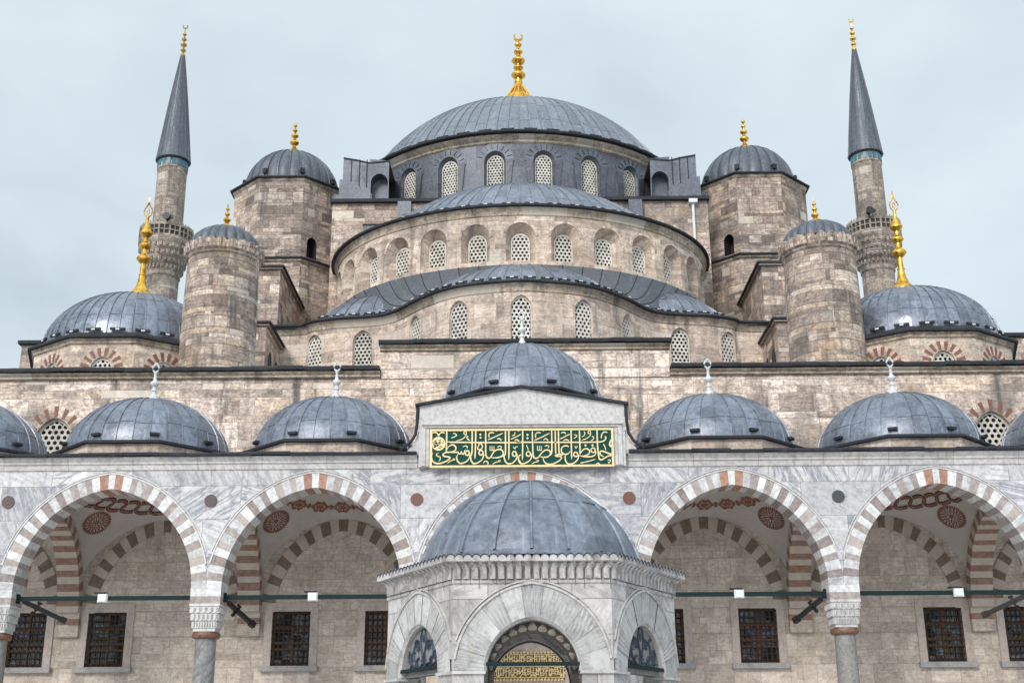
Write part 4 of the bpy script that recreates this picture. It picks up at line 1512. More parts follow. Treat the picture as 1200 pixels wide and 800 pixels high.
# =================================================================== MINARETS
def minaret(s, label):
    cx, cy = s * 29.5, 95.0
    t = thing('minaret', label, 'minaret', (cx, cy, 0), 'slender stone minarets behind the mosque')
    mb = MB()
    n = 16
    mb.lathe([(1.36, 0), (1.34, 30), (1.31, 39.2)], cx, cy, M_MIN, n)
    mb.lathe([(1.25, 43.0), (1.22, 49.0)], cx, cy, M_MIN, n)
    mb.build('shaft', t)
    mb = MB()
    # muqarnas corbel: stepped rings with little brackets
    pr = [(1.31, 39.2), (1.4, 39.3), (1.4, 39.5)]
    rz = [(1.45, 39.7), (1.62, 40.25), (1.80, 40.85), (1.98, 41.4)]
    for r, z in rz:
        pr += [(r, z), (r + .05, z + .08), (r + .02, z + .42)]
    pr += [(2.16, 42.0), (2.22, 42.15), (2.22, 42.3)]
    mb.lathe(pr, cx, cy, M_MIN, 32)
    for j, (r, z) in enumerate(rz):
        for k in range(28):
            a = 2 * pi * (k + .5 * (j % 2)) / 28
            mb.obox((cx + (r + .1) * sin(a), cy - (r + .1) * cos(a), z + .26), (.075 * cos(a), .075 * sin(a), 0), (.07 * sin(a), -.07 * cos(a), 0), (0, 0, .16), M_MIN)
    mb.build('balcony_corbel', t, 30)
    mb = MB()
    for k in range(16):
        a0, a1 = 2 * pi * k / 16, 2 * pi * (k + 1) / 16
        def P(f, r, z):
            return Vector((cx + r * (sin(a0) * (1 - f) + sin(a1) * f), cy - r * (cos(a0) * (1 - f) + cos(a1) * f), z))
        for (f0, f1, z0, z1) in ((0, .08, 42.3, 43.5), (.92, 1, 42.3, 43.5), (.08, .92, 42.3, 42.5), (.08, .92, 43.3, 43.5), (.46, .54, 42.5, 43.3), (.08, .46, 42.86, 42.94), (.54, .92, 42.86, 42.94)):
            q = [P(f0, 2.22, z0), P(f1, 2.22, z0), P(f1, 2.22, z1), P(f0, 2.22, z1)]
            q2 = [P(f0, 2.08, z0), P(f1, 2.08, z0), P(f1, 2.08, z1), P(f0, 2.08, z1)]
            mb.add(q + q2, [(0, 1, 2, 3), (7, 6, 5, 4), (0, 4, 5, 1), (1, 5, 6, 2), (2, 6, 7, 3), (3, 7, 4, 0)], M_MIN)
        for f in (0, .33, .66):
            c = P(f, 2.15, 43.58)
            mb.obox(c, (.05, 0, 0), (0, .05, 0), (0, 0, .09), M_MIN)
        mb.add([P(0, 2.1, 42.3), P(1, 2.1, 42.3), Vector((cx, cy, 42.3))], [(0, 1, 2)], M_MIN)
        # dark backing panel behind the tracery
        mb.add([P(0, 2.1, 42.4), P(1, 2.1, 42.4), P(1, 2.1, 43.4), P(0, 2.1, 43.4)], [(0, 1, 2, 3)], M_VOID)
    mb.build('balcony_parapet', t)
    mb = MB()
    mb.lathe([(1.22, 49.0), (1.27, 49.05), (1.27, 49.15), (1.24, 49.2)], cx, cy, M_MIN, 32)
    mb.lathe([(1.24, 49.2), (1.24, 49.95)], cx, cy, M_MIN, 32)
    for k in range(18):
        a = 2 * pi * k / 18
        mb.obox((cx + 1.25 * sin(a), cy - 1.25 * cos(a), 49.55), (.13 * cos(a), .13 * sin(a), 0), (.03 * sin(a), -.03 * cos(a), 0), (0, 0, .27), M_TURQ)
    mb.build('tile_band', t)
    mb = MB()
    lead_dome(mb, cx, cy, [(1.36, 49.9), (1.46, 50.0), (1.42, 50.15), (1.15, 52.6), (0.83, 55.4), (0.5, 58.0), (0.17, 60.4)], 24, M_LEAD_R, 0.035, 0.03, sub=1)
    mb.lathe([(1.2, 49.88), (1.38, 49.88), (1.46, 49.99)], cx, cy, M_LEAD_E, 32)
    sp_ = mb.build('spire', t, 30)
    z = 60.3
    pr = [(0.2, z - .1), (0.22, z + .1), (0.12, z + .25)] + bulb(z + .6, 0.24, 0.18, 0.09) + bulb(z + 1.15, 0.28, 0.2, 0.09) + bulb(z + 1.7, 0.23, 0.18, 0.07) + bulb(z + 2.2, 0.18, 0.14, 0.05) + [(0.04, z + 2.75)]
    mb = finial_mb(pr, cx, cy, M_GOLD_OLD if s < 0 else M_GOLD, 12)
    crescent(mb, cx, cy, z + 3.05, 0.2, 0.06, M_GOLD_OLD if s < 0 else M_GOLD)
    mb.build('finial', sp_, 40)


minaret(-1, 'slender stone minaret with pointed lead spire rising behind the left corner dome')
minaret(1, 'slender stone minaret with pointed lead spire rising behind the right corner dome')
for s, lab in ((-1, 'small dark loudspeaker on the balcony rail of the left minaret'), (1, 'small dark loudspeaker on the balcony rail of the right minaret')):
    mb = MB()
    bx, by, bz = 28.9 * s - (0.0 if s < 0 else .3), 92.9, 43.85
    mb.obox((bx, by, bz), (.16, 0, 0), (0, .2, 0), (0, 0, .14), M_BLACK)
    mb.lathe([(0.05, bz - .45), (0.05, bz - .1)], bx, by + .05, M_BLACK, 8)
    for rr, dy in ((.3, -.42), (.24, -.3), (.1, -.15)):
        pass
    mb.tube([(bx, by - .02, bz), (bx, by - .28, bz), (bx, by - .46, bz + .02)], 0.17, M_BLACK, 12, [0.6, 1.0, 1.9])
    mb.tube([(bx + .36, by + .1, bz), (bx + .36, by - .1, bz), (bx + .36, by - .3, bz)], 0.1, M_BLACK, 10, [0.6, 1.0, 1.8])
    mb.tube([(bx, by + .1, bz), (bx + .38, by + .1, bz)], 0.04, M_BLACK, 6)
    o = mb.build('loudspeaker', None, 40, (bx, by, bz - .45))
    o['label'] = lab; o['category'] = 'loudspeaker'; o['group'] = 'loudspeakers on the minarets'

# =================================================================== ARCADE
arcade = thing('courtyard_arcade', 'marble courtyard arcade of red and white striped pointed arches under small lead domes', 'arcade', (0, Y_COL, 0.9))


def voussoir_ring(mb, xc, zs, a, rise, t, y0, y1, nb, mats, red=None, swap=False, back=True):
    """alternating blocks around a pointed arch; soffit and faces are all real"""
    N = nb * 4
    inn = pointed(a, rise, N // 2)
    out = pointed(a, rise, N // 2, t)
    # reparametrise both by the inner arc index (same centres, so indices agree except near the apex)
    rv = random.Random(int(abs(xc) * 50 + y0 * 13))
    cut = [0.0] + [(k + rv.uniform(-.13, .13)) * 4 for k in range(1, nb)] + [float(N)]

    def pt(arr, t):
        jj = min(int(t), len(arr) - 2); ff = t - jj
        return (arr[jj][0] * (1 - ff) + arr[jj + 1][0] * ff, arr[jj][1] * (1 - ff) + arr[jj + 1][1] * ff)
    for k in range(nb):
        m = mats[k % 2]
        if m is M_V_PINK:
            m = rv.choice((M_V_PINK, M_V_PINK, M_V_PINK_D, M_V_PINK_L))
        elif m is M_V_WHITE:
            m = rv.choice((M_V_WHITE, M_V_WHITE, M_V_WHITE_D))
        if red and k in red:
            m = red[k]
        for j in range(4):
            i0, i1 = cut[k] + (cut[k + 1] - cut[k]) * j / 4, cut[k] + (cut[k + 1] - cut[k]) * (j + 1) / 4
            A, B, C_, D = pt(inn, i0), pt(inn, i1), pt(out, i1), pt(out, i0)
            def W(p, y):
                return (xc + p[0], y, zs + p[1]) if not swap else (y, xc + p[0], zs + p[1])
            pts = [W(A, y0), W(B, y0), W(C_, y0), W(D, y0), W(A, y1), W(B, y1), W(C_, y1), W(D, y1)]
            fs = [(0, 1, 2, 3), (4, 5, 1, 0), (3, 2, 6, 7)]
            if back:
                fs.append((7, 6, 5, 4))
            if j == 0:
                fs.append((0, 3, 7, 4))
            if j == 3:
                fs.append((1, 5, 6, 2))
            mb.add(pts, fs, m)


NB = 41
for b in range(7):
    xl, xr = COLS[b], COLS[b + 1]
    xc, half = (xl + xr) / 2, (xr - xl) / 2
    a = half - RING_T
    rise = 3.36
    mid = NB // 2
    mb = MB()
    voussoir_ring(mb, xc, Z_SPR, a, rise, RING_T, Y_ARC - .03, Y_ARCB + .03, NB, (M_V_PINK, M_V_WHITE) if mid % 2 else (M_V_WHITE, M_V_PINK),
                  {mid - 1: M_V_RED, mid + 1: M_V_RED, mid: M_V_WHITE})
    ar = mb.build('arch', arcade)
    # thin double moulding round the extrados
    mb = MB()
    for o0, o1, d in ((RING_T + .0, RING_T + .05, -.055), (RING_T + .085, RING_T + .12, -.03)):
        p0, p1 = pointed(a, rise, 28, o0), pointed(a, rise, 28, o1)
        rows = [[(xc + x, y, Z_SPR + z) for x, z in p] for p, y in ((p0, Y_ARC), (p0, Y_ARC + d), (p1, Y_ARC + d), (p1, Y_ARC))]
        rows = [[q for q in r if xl + .02 <= q[0] <= xr - .02 or True] for r in rows]
        # keep clear of the pier axis where neighbouring rings meet
        keep = [i for i in range(len(rows[0])) if all(xl + .03 < r[i][0] < xr - .03 for r in rows)]
        if keep:
            rows = [r[keep[0]:keep[-1] + 1] for r in rows]
            mb.grid(rows, M_MARBLE_W)
    mb.build('arch_moulding', ar, 30)
    # spandrel wall front and back
    mb = MB()
    ext = pointed(a, rise, 40, RING_T - .02)
    for y, fl, mm in ((Y_ARC, False, M_MARBLE), (Y_ARCB, True, M_PLASTER)):
        rows, uvr = [], []
        for x, z in ext:
            an = atan2(max(z, 0.0), x)
            # push outward to the rectangle
            dx, dz = cos(an), sin(an)
            tx = half / abs(dx) if abs(dx) > 1e-6 else 1e9
            tz = (Z_TOP - Z_SPR) / dz if dz > 1e-6 else 1e9
            tt = min(tx, tz)
            q = (dx * tt, dz * tt)
            rows.append([(xc + x, y, Z_SPR + z), (xc + q[0], y, Z_SPR + q[1])])
            uvr.append([(xc + x, z), (xc + q[0], q[1])])
        # exact corners
        mb.grid(rows, mm, uvr, flip=not fl)
        mb.add([(xl, y, Z_TOP), (xr, y, Z_TOP), (xr, y, Z_TOP + .55), (xl, y, Z_TOP + .55)], [(0, 1, 2, 3) if not fl else (3, 2, 1, 0)], mm)
        for sx in (-1, 1):
            # corner fill triangle
            dz = Z_TOP - Z_SPR
            cand = [r for r in rows if (r[1][0] - xc) * sx > 0]
            onside = [r[1] for r in cand if abs(abs(r[1][0] - xc) - half) < 1e-6]
            ontop = [r[1] for r in cand if abs(r[1][2] - Z_TOP) < 1e-6]
            if onside and ontop:
                A = max(onside, key=lambda q: q[2]); B = max(ontop, key=lambda q: abs(q[0] - xc))
                mb.add([A, (xc + sx * half, y, Z_TOP), B], [(0, 1, 2)], mm)
    mb.build('spandrel_wall', arcade)

# columns
for i, x in enumerate(COLS):
    mb = MB()
    sm = M_SHAFT_W if i % 2 == 0 else M_SHAFT
    mb.lathe([(0.46, 0.9), (0.46, 1.25), (0.52, 1.3), (0.5, 1.42), (0.42, 1.5), (0.39, 1.6), (0.36, 3.2), (0.335, 5.42)], x, Y_COL, sm, 32)
    c = mb.build('column', arcade, 30)
    mb = MB()
    mb.lathe([(0.34, 5.42), (0.43, 5.44), (0.46, 5.50), (0.46, 5.56), (0.43, 5.62), (0.34, 5.64)], x, Y_COL, M_BRONZE, 32)
    mb.build('bronze_collar', c, 40)
    # carved muqarnas capital: square tiers growing upward with little niches
    mb = MB()
    tiers = [(0.36, 5.64, 5.74), (0.385, 5.74, 5.98), (0.43, 5.98, 6.22), (0.47, 6.22, 6.44), (0.50, 6.44, 6.52)]
    for j, (hw, z0, z1) in enumerate(tiers):
        mb.box(x - hw, x + hw, Y_COL - hw, Y_COL + hw, z0, z1, M_MARBLE_W)
        if j in (1, 2, 3):
            nn = (9, 6, 5)[j - 1]
            for k in range(nn):
                for (ax, ay) in ((1, 0), (0, 1)):
                    for sg in (-1, 1):
                        u = -hw + 2 * hw * (k + .5) / nn
                        wv = hw / nn
                        cx_, cy_ = (x + u, Y_COL + sg * (hw + .012)) if ax else (x + sg * (hw + .012), Y_COL + u)
                        # rib between niches and dark niche head
                        if ax:
                            mb.box(cx_ - wv * .28, cx_ + wv * .28, cy_ - .022, cy_ + .022, z0 + .02, z1 - .03, M_MARBLE_W)
                            mb.box(cx_ + wv * .55, cx_ + wv * 1.0, cy_ - sg * .004 - .006, cy_ - sg * .004 + .006, z0 + .05, z1 - .06, M_SILL)
                        else:
                            mb.box(cx_ - .022, cx_ + .022, cy_ - wv * .28, cy_ + wv * .28, z0 + .02, z1 - .03, M_MARBLE_W)
    mb.build('capital', c)
    # impost courses between capital and ring springing
    mb = MB()
    mb.box(x - .5, x + .5, Y_ARC - .03, Y_ARCB + .03, 6.522, 6.76, M_V_PINK)
    mb.box(x - .5, x + .5, Y_ARC - .03, Y_ARCB + .03, 6.76, 6.998, M_V_WHITE)
    mb.build('impost', c)

# tie rods along the arcade and back to the wall
for b in range(7):
    xl, xr = COLS[b] + .5, COLS[b + 1] - .5
    mb = MB()
    mb.box(xl, xr, Y_COL - .05, Y_COL + .05, 6.70, 6.84, M_IRON)
    for q in (xl + .03, xr - .03):
        mb.box(q - .05, q + .05, Y_COL - .08, Y_COL + .08, 6.62, 6.92, M_IRON)
    mb.build('tie_rod', arcade)
# transverse striped arches from each column back to the wall, and the lunette arches on the wall
for x in COLS:
    ymid, half = (Y_ARCB + .03 + Y_WALL - .002) / 2, (Y_WALL - .002 - Y_ARCB - .03) / 2
    mb = MB()
    voussoir_ring(mb, ymid, Z_SPR, half - .45, 3.1, 0.45, x + .42, x - .42, 33, (M_L_CREAM, M_L_RED), None, swap=True)
    for k in range(4):
        z0 = 6.1 + k * .225
        mb.box(x - .42, x + .42, Y_WALL - .25, Y_WALL - .002, z0 + (0.002 if k else 0), z0 + .223, (M_STONE_P, M_STONE_P, M_L_RED, M_L_CREAM)[k])
    mb.build('transverse_arch', arcade)
for b in range(7):
    xl, xr = COLS[b], COLS[b + 1]
    xc, half = (xl + xr) / 2, (xr - xl) / 2
    mb = MB()
    voussoir_ring(mb, xc, Z_SPR, half - .42 - .50, 3.12, 0.5, Y_WALL - .06, Y_WALL - .003, 27, (M_L_CREAM, M_L_DARK))
    mb.build('lunette_arch', arcade)
    # sail vault of grey plaster
    mb = MB()
    C = Vector((xc, (Y_ARCB + Y_WALL) / 2, 7.05)); rho = 4.62
    hx, hy = half + .0, (Y_WALL - Y_ARCB) / 2
    n = 28
    rows = []
    for j in range(n + 1):
        row = []
        for i in range(n + 1):
            x = hx * (2 * i / n - 1); y = hy * (2 * j / n - 1)
            row.append((C.x + x, C.y + y, min(C.z + sqrt(max(0.02, rho * rho - x * x - y * y)), 11.4)))
        rows.append(row)
    mb.grid(rows, M_PLASTER, flip=True)
    va = mb.build('vault', arcade, 40)
    # painted rosettes low on the rear pendentives
    for sx in (-1, 1):
        d = Vector((sx * 2.45, 2.05, 3.25)).normalized()
        e1 = d.cross(Vector((0, 0, 1))).normalized(); e2 = e1.cross(d)
        mb = MB()
        r0 = rho - .02

        def S(u, v, rr=r0):
            return C + (d * rho + e1 * u + e2 * v).normalized() * rr
        nr = 36
        for k in range(nr):
            a = 2 * pi * k / nr
            for (ra, rb, wd) in ((0.42, 0.54, .040), (0.31, 0.41, .036), (0.21, 0.30, .032), (0.11, 0.20, .028)):
                if (ra < .35 and (k + (ra > .3)) % 2) or (ra < .2 and k % 4):
                    continue
                P = []
                for rr, ww in ((ra, wd * .7), (rb, wd), (rb + .03, 0.001)):
                    P.append((rr * cos(a) - ww * sin(a), rr * sin(a) + ww * cos(a)))
                    P.append((rr * cos(a) + ww * sin(a), rr * sin(a) - ww * cos(a)))
                mb.add([S(u, v) for u, v in P], [(0, 1, 3, 2), (2, 3, 5, 4)], M_REDPAINT)
        mb.add([S(.1 * cos(2 * pi * k / 12), .1 * sin(2 * pi * k / 12)) for k in range(12)], [tuple(range(12))], M_REDPAINT)
        mb.build('painted_rosette', va)
    # painted band round the crown of the vault
    mb = MB()
    zb = 10.93
    rb = sqrt(rho * rho - (zb - C.z) ** 2) - .025
    guill = b in (1, 5, 3)
    N = 160
    def ring_pt(t, v):
        z = zb + v
        r = sqrt(max(0.01, rho * rho - (z - C.z) ** 2)) - .03
        return (C.x + r * sin(t), C.y + r * cos(t), z)
    cnt = 15
    if guill:
        for (wd_, mt_, dep) in ((.115, M_BLACKPAINT, 0.0), (.072, M_REDPAINT, .012)):
            for k in range(cnt * 2):
                P = []
                for (qx, qv) in ((-.75, .13), (-.2, .16), (.12, .08), (-.12, -.08), (.2, -.16), (.75, -.13)):
                    P.append((2 * pi * (k + qx) / (cnt * 2), qv))
                P = smooth_path(P, 4)
                rows = []
                for i, (t, v) in enumerate(P):
                    a_, b_ = P[max(i - 1, 0)], P[min(i + 1, len(P) - 1)]
                    d = Vector(((b_[0] - a_[0]) * rb, b_[1] - a_[1])).normalized()
                    nx_, nv_ = -d.y * wd_ / rb, d.x * wd_
                    row = []
                    for sg in (-.5, .5):
                        q = Vector(ring_pt(t + nx_ * sg, v + nv_ * sg))
                        row.append(q + (C - q).normalized() * dep)
                    rows.append(row)
                mb.grid(rows, mt_)
    else:
        for k in range(cnt + 3):
            t0 = 2 * pi * k / (cnt + 3)
            wv = 0.128
            P = []
            for i in range(24):
                a = 2 * pi * i / 24
                P.append(ring_pt(t0 + wv * cos(a) * (1 + .10 * cos(4 * a)), .16 * sin(a) * (1 + .18 * cos(6 * a))))
            mb.add(P, [tuple(range(24))], M_REDPAINT)
            for ww, hh in ((.085, .085),):
                for i in range(10):
                    a = 2 * pi * i / 10
                    q = Vector(ring_pt(t0 + ww * cos(a), hh * sin(a))); q += (C - q).normalized() * .012
                    q2 = Vector(ring_pt(t0 + ww * cos(a + .35), hh * sin(a + .35))); q2 += (C - q2).normalized() * .012
                    q3 = Vector(ring_pt(t0 + ww * .6 * cos(a + .17), hh * .6 * sin(a + .17))); q3 += (C - q3).normalized() * .012
                    mb.add([q, q2, q3], [(0, 1, 2)], M_PLASTER)
            P = [ring_pt(t0 + pi / (cnt + 3) + .034 * cos(2 * pi * i / 8), .085 * sin(2 * pi * i / 8)) for i in range(8)]
            mb.add(P, [tuple(range(8))], M_REDPAINT)
    mb.build('painted_band', va)

# cornice, lead edge, roof
mb = MB()
for x0, x1 in ((-26.5, -3.6), (3.55, 26.5)):
    pr = [(0.0, 10.98), (0.05, 11.0), (0.05, 11.16), (0.1, 11.2), (0.1, 11.26), (0.2, 11.38), (0.2, 11.42)]
    sweep(mb, [(x0, Y_ARC), (x1, Y_ARC)], pr, M_TRIM)
    for x in (x0, x1):
        mb.add([(x, Y_ARC - o, z) for o, z in pr] + [(x, Y_ARC + .02, 11.42), (x, Y_ARC + .02, 10.98)], [tuple(range(9))], M_TRIM)
mb.build('cornice_moulding', arcade, 30)
for x0, x1 in ((-26.5, -3.62), (3.57, 26.5)):
    mb = MB()
    ragged_strip(mb, x0, x1, Y_ARC - .3, Y_ARC + .32, 11.43, 11.545, M_LEAD_E, int(x0), 1.2, .02)
    mb.build('lead_edge', arcade)
mb = MB()
mb.box(-26.5, 26.5, Y_ARC + .3, Y_WALL - .003, 11.47, 11.55, M_LEAD)
mb.build('flat_roof', arcade)

# roundels of porphyry above the columns
for x, m in ((-17.4, M_PORPH), (-10.55, M_PORPH), (-3.6, M_PORPH_R), (3.55, M_PORPH_R), (10.58, M_PORPH_G), (17.4, M_PORPH_R)):
    mb = MB()
    pts = [(x + .215 * cos(2 * pi * i / 24), 9.93 + .215 * sin(2 * pi * i / 24)) for i in range(24)]
    mb.prism(pts, Y_ARC - .03, Y_ARC + .02, m)
    mb.build('porphyry_roundel', arcade)


def white_finial(cx, cy, z, d):
    pr = [(0.36, z - .12), (0.33, z + .03), (0.2, z + .14), (0.1, z + .3), (0.075, z + .42), (0.11, z + .45), (0.11, z + .5), (0.07, z + .55)]
    pr += bulb(z + .74, 0.165, 0.14, 0.06) + [(0.06, z + .95), (0.05, z + 1.12), (0.075, z + 1.16), (0.05, z + 1.2)]
    mb = finial_mb(pr, cx, cy, M_SPOTW, 14)
    for sx in (-1, 1):
        mb.tube([(cx + sx * q, cy, z + h) for q, h in ((0.0, 1.18), (.1, 1.26), (.13, 1.36), (.08, 1.45), (0, 1.56))], 0.035, M_SPOTW, 6)
    mb.build('finial', d, 40)


def portico_dome(cx, zb, R, h):
    cy = 44.9
    mb = MB()
    ap = 3.02
    oct_ring(mb, cx, cy, [(ap, zb - .85), (ap, zb - .12)], M_STONE_S)
    dr = mb.build('dome_drum', arcade)
    mb = MB()
    oct_ring(mb, cx, cy, [(ap, zb - .12), (ap + .17, zb - .11), (ap + .17, zb - .04), (ap + .1, zb + .0), (2.6, zb + .14)], M_LEAD_E)
    mb.build('lead_eave', dr)
    mb = MB()
    lead_dome(mb, cx, cy, dome_profile(R, h, zb + .02, False, 16, .2), 32, M_LEAD, 0.026, 0.036, seams=(0.22, 0.8), sub=3, rot=pi / 32)
    d = mb.build('portico_dome', arcade, 40)
    for a in (-.35, .35, -1.05, 1.05):
        mb = MB()
        c = Vector((cx + (R + .03) * sin(a), cy - (R + .03) * cos(a), zb + .27))
        t = Vector((cos(a), sin(a), 0)); rad = Vector((sin(a), -cos(a), 0))
        mb.obox(c, t * .17, rad * .10, (0, 0, .045), M_LEAD_E)
        mb.build('dome_vent', d)
    white_finial(cx, cy, zb + h, d)


for x in (-20.85, -13.95, -7.04, 7.04, 13.95, 20.85):
    portico_dome(x, 12.22, 2.95, 2.22)
portico_dome(0.0, 14.05, 2.95, 2.42)

# raised gabled centre bay
mb = MB()
gx0, gx1 = -3.55, 3.47
poly = [(gx0, 11.0), (gx1, 11.0), (gx1, 13.12), (-.05, 13.74), (gx0, 13.12)]
mb.prism(poly, Y_ARC - .22, Y_ARC + .4, M_MARBLE_W)
mb.box(gx0 + .1, gx1 - .1, Y_ARC + .402, 47.9, 11.56, 13.1, M_STONE_S)
# small scrolled shoulders
for s, gx in ((-1, gx0), (1, gx1)):
    mb.prism([(gx + s * .003, 11.43), (gx + s * .42, 11.43), (gx + s * .38, 11.62), (gx + s * .16, 11.8), (gx + s * .08, 12.1), (gx + s * .003, 12.3)][::s], Y_ARC - .15, Y_ARC + .3, M_MARBLE_W)
gb = mb.build('gable_wall', arcade)
mb = MB()
for (x0, z0, x1, z1) in ((gx0 - .14, 13.10, -.05, 13.74), (-.05, 13.74, gx1 + .14, 13.10)):
    mb.prism([(x0, z0 + .0), (x1, z1 + .0), (x1, z1 + .085), (x0, z0 + .085)], Y_ARC - .36, 47.9, M_LEAD_E)
for s, gx in ((-1, gx0), (1, gx1)):
    P = [(gx + s * .06, Y_ARC - .25, 13.1), (gx + s * .07, Y_ARC - .25, 12.5), (gx + s * .12, Y_ARC - .25, 12.12), (gx + s * .28, Y_ARC - .25, 11.85), (gx + s * .5, Y_ARC - .25, 11.68), (gx + s * .62, Y_ARC - .25, 11.58)]
    mb.tube(P, 0.055, M_LEAD_E, 8)
mb.build('lead_gable_edge', gb)
mb = MB()
# moulded frame around the inscription
for (x0, x1, z0, z1, d) in ((-3.45, 3.38, 12.42, 12.52, .16), (-3.42, 3.35, 12.34, 12.418, .09), (-3.45, -3.32, 11.02, 12.338, .07), (3.22, 3.36, 11.02, 12.338, .07), (-3.31, -3.2, 11.02, 12.338, .035), (3.12, 3.21, 11.02, 12.338, .035)):
    mb.box(x0, x1, Y_ARC - .22 - d, Y_ARC - .222, z0, z1, M_MARBLE_W)
mb.build('inscription_frame', gb)

# =================================================================== INSCRIPTION SIGN
SX0, SX1, SZ0, SZ1 = -3.12, 3.02, 10.985, 12.24
PX0, PX1, PY0, PY1 = 505.0, 717.0, 503.5, 546.5
SY = Y_ARC - .30
sign = thing('calligraphy_sign', 'dark green panel with gold Arabic calligraphy in a gold border above the middle arch', 'sign', (-.05, SY, SZ0))
mb = MB()
mb.box(SX0, SX1, SY, SY + .076, SZ0, SZ1, M_GREEN)
mb.build('sign_panel', sign)
mb = MB()
for x0, x1, z0, z1 in ((SX0 - .04, SX1 + .04, SZ1 - .03, SZ1 + .035), (SX0 - .04, SX1 + .04, SZ0 - .035, SZ0 + .03), (SX0 - .04, SX0 + .03, SZ0 + .03, SZ1 - .03), (SX1 - .03, SX1 + .04, SZ0 + .03, SZ1 - .03)):
    mb.box(x0, x1, SY - .03, SY + .075, z0, z1, M_GOLDPAINT)
mb.build('gold_border', sign)

LET = MB()


def to_sign(crop, x, y):
    if crop == 1:
        px, py = 500 + x / 10.909, 495 + y / 10.909
    else:
        px, py = 605 + x / 10.435, 495 + y / 10.435
    py -= (px - 611) * (-0.0125)          # the panel runs level in the place
    py -= 0.0
    return (SX0 + (px - PX0) / (PX1 - PX0) * (SX1 - SX0), SZ1 - (py - PY0 - 1.2) / (PY1 - PY0) * (SZ1 - SZ0))


def stroke(crop, pts, w0=20, ends=(0.45, 0.35), layer=0, sm=True):
    """a pen stroke: ribbon with a broad nib, tapered at both ends"""
    P = [Vector(to_sign(crop, *p)) for p in pts]
    if sm and len(P) > 2:
        P = [Vector(q) for q in smooth_path([tuple(p) for p in P], 6)]
    wm = 0.84 * w0 / 10.7 * (SX1 - SX0) / (PX1 - PX0)
    L, Rr = [], []
    n = len(P)
    for i, p in enumerate(P):
        d = (P[min(i + 1, n - 1)] - P[max(i - 1, 0)])
        if d.length < 1e-9:
            d = Vector((1, 0))
        d.normalize()
        nn = Vector((-d.y, d.x))
        t = i / (n - 1) if n > 1 else 0
        tp = min(1.0, ends[0] + t * 5.0, ends[1] + (1 - t) * 4.0)
        nib = 0.80 + 0.28 * abs(nn.dot(Vector((0.55, 0.83))))
        hw = wm * .5 * tp * nib
        L.append(p + nn * hw); Rr.append(p - nn * hw)
    yf, yb = SY - .022 - .0012 * (layer % 9), SY - .001
    rows = [[(q.x, yb, q.y) for q in L], [(q.x, yf, q.y) for q in L], [(q.x, yf, q.y) for q in Rr], [(q.x, yb, q.y) for q in Rr]]
    LET.grid(rows, M_GOLDPAINT)
    for e in (0, -1):
        LET.add([rows[0][e], rows[1][e], rows[2][e], rows[3][e]], [(0, 1, 2, 3)], M_GOLDPAINT)


def loop(crop, c, rx, ry, w0=18, layer=0, a0=0.0, a1=2 * pi):
    stroke(crop, [(c[0] + rx * cos(a0 + (a1 - a0) * k / 12), c[1] + ry * sin(a0 + (a1 - a0) * k / 12)) for k in range(13)], w0, (1, 1), layer)


def dot(crop, x, y, r=16, layer=5):
    q = [to_sign(crop, x + dx * r, y + dy * r) for dx, dy in ((0, -1), (1, 0), (0, 1), (-1, 0))]
    yf, yb = SY - .024 - .001 * layer, SY - .001
    LET.add([(a, yf, b) for a, b in q] + [(a, yb, b) for a, b in q], [(0, 1, 2, 3), (0, 4, 5, 1), (1, 5, 6, 2), (2, 6, 7, 3), (3, 7, 4, 0)], M_GOLDPAINT)


_l = [0]
def S1(pts, w=20, ends=(0.45, 0.35)):
    _l[0] += 1; stroke(1, pts, w, ends, _l[0])
def S2(pts, w=20, ends=(0.45, 0.35)):
    _l[0] += 1; stroke(2, pts, w, ends, _l[0])


# long horizontal bar
stroke(1, [(258, 268), (300, 273), (640, 275), (1200, 274)], 20, (0.4, 1), 0, False)
stroke(2, [(-5, 257), (400, 256), (800, 254), (980, 250)], 20, (1, 1), 0, False)
S2([(975, 251), (1040, 245), (1078, 225), (1092, 200), (1080, 175)], 20)
# left half verticals and letters
S1([(250, 120), (250, 250), (248, 395)], 22, (0.8, 0.8))
S1([(577, 122), (577, 300), (575, 400), (560, 450), (535, 470)], 22, (0.8, .4))
S1([(622, 122), (620, 320), (612, 490)], 22, (0.9, .3))
S1([(750, 122), (750, 300), (752, 430), (775, 474), (808, 470), (832, 432), (862, 388), (918, 362), (962, 378), (975, 420), (948, 455), (890, 472), (815, 470)], 21, (0.8, .5))
S1([(1003, 122), (1003, 300), (1000, 420), (980, 445), (945, 455)], 22, (0.8, .5))
S1([(1047, 122), (1047, 320), (1044, 500)], 22, (0.9, .3))
S1([(246, 378), (285, 325), (330, 308), (366, 335), (362, 378), (315, 402), (245, 408), (206, 432), (225, 458), (282, 466), (293, 488), (248, 520), (175, 548), (110, 545), (72, 512), (62, 455), (76, 408)], 21)
S1([(300, 408), (350, 405), (392, 402), (402, 418), (425, 424), (440, 385)], 18)
S1([(440, 390), (448, 420), (470, 424), (488, 368)], 18)
loop(1, (515, 412), 24, 30, 20, 3)
S1([(540, 395), (548, 440), (535, 490), (495, 528), (432, 548), (396, 522), (380, 470), (396, 428)], 20)
loop(1, (690, 408), 25, 30, 20, 4)
S1([(714, 395), (722, 440), (708, 490), (665, 528), (605, 550), (572, 522), (560, 475), (576, 435)], 20)
S1([(722, 440), (745, 436)], 16)
S1([(655, 282), (668, 292), (652, 335), (648, 358), (672, 370), (700, 352), (708, 320), (690, 292), (672, 290)], 18)
S1([(690, 292), (715, 276)], 14)
loop(1, (1115, 420), 25, 30, 20, 5)
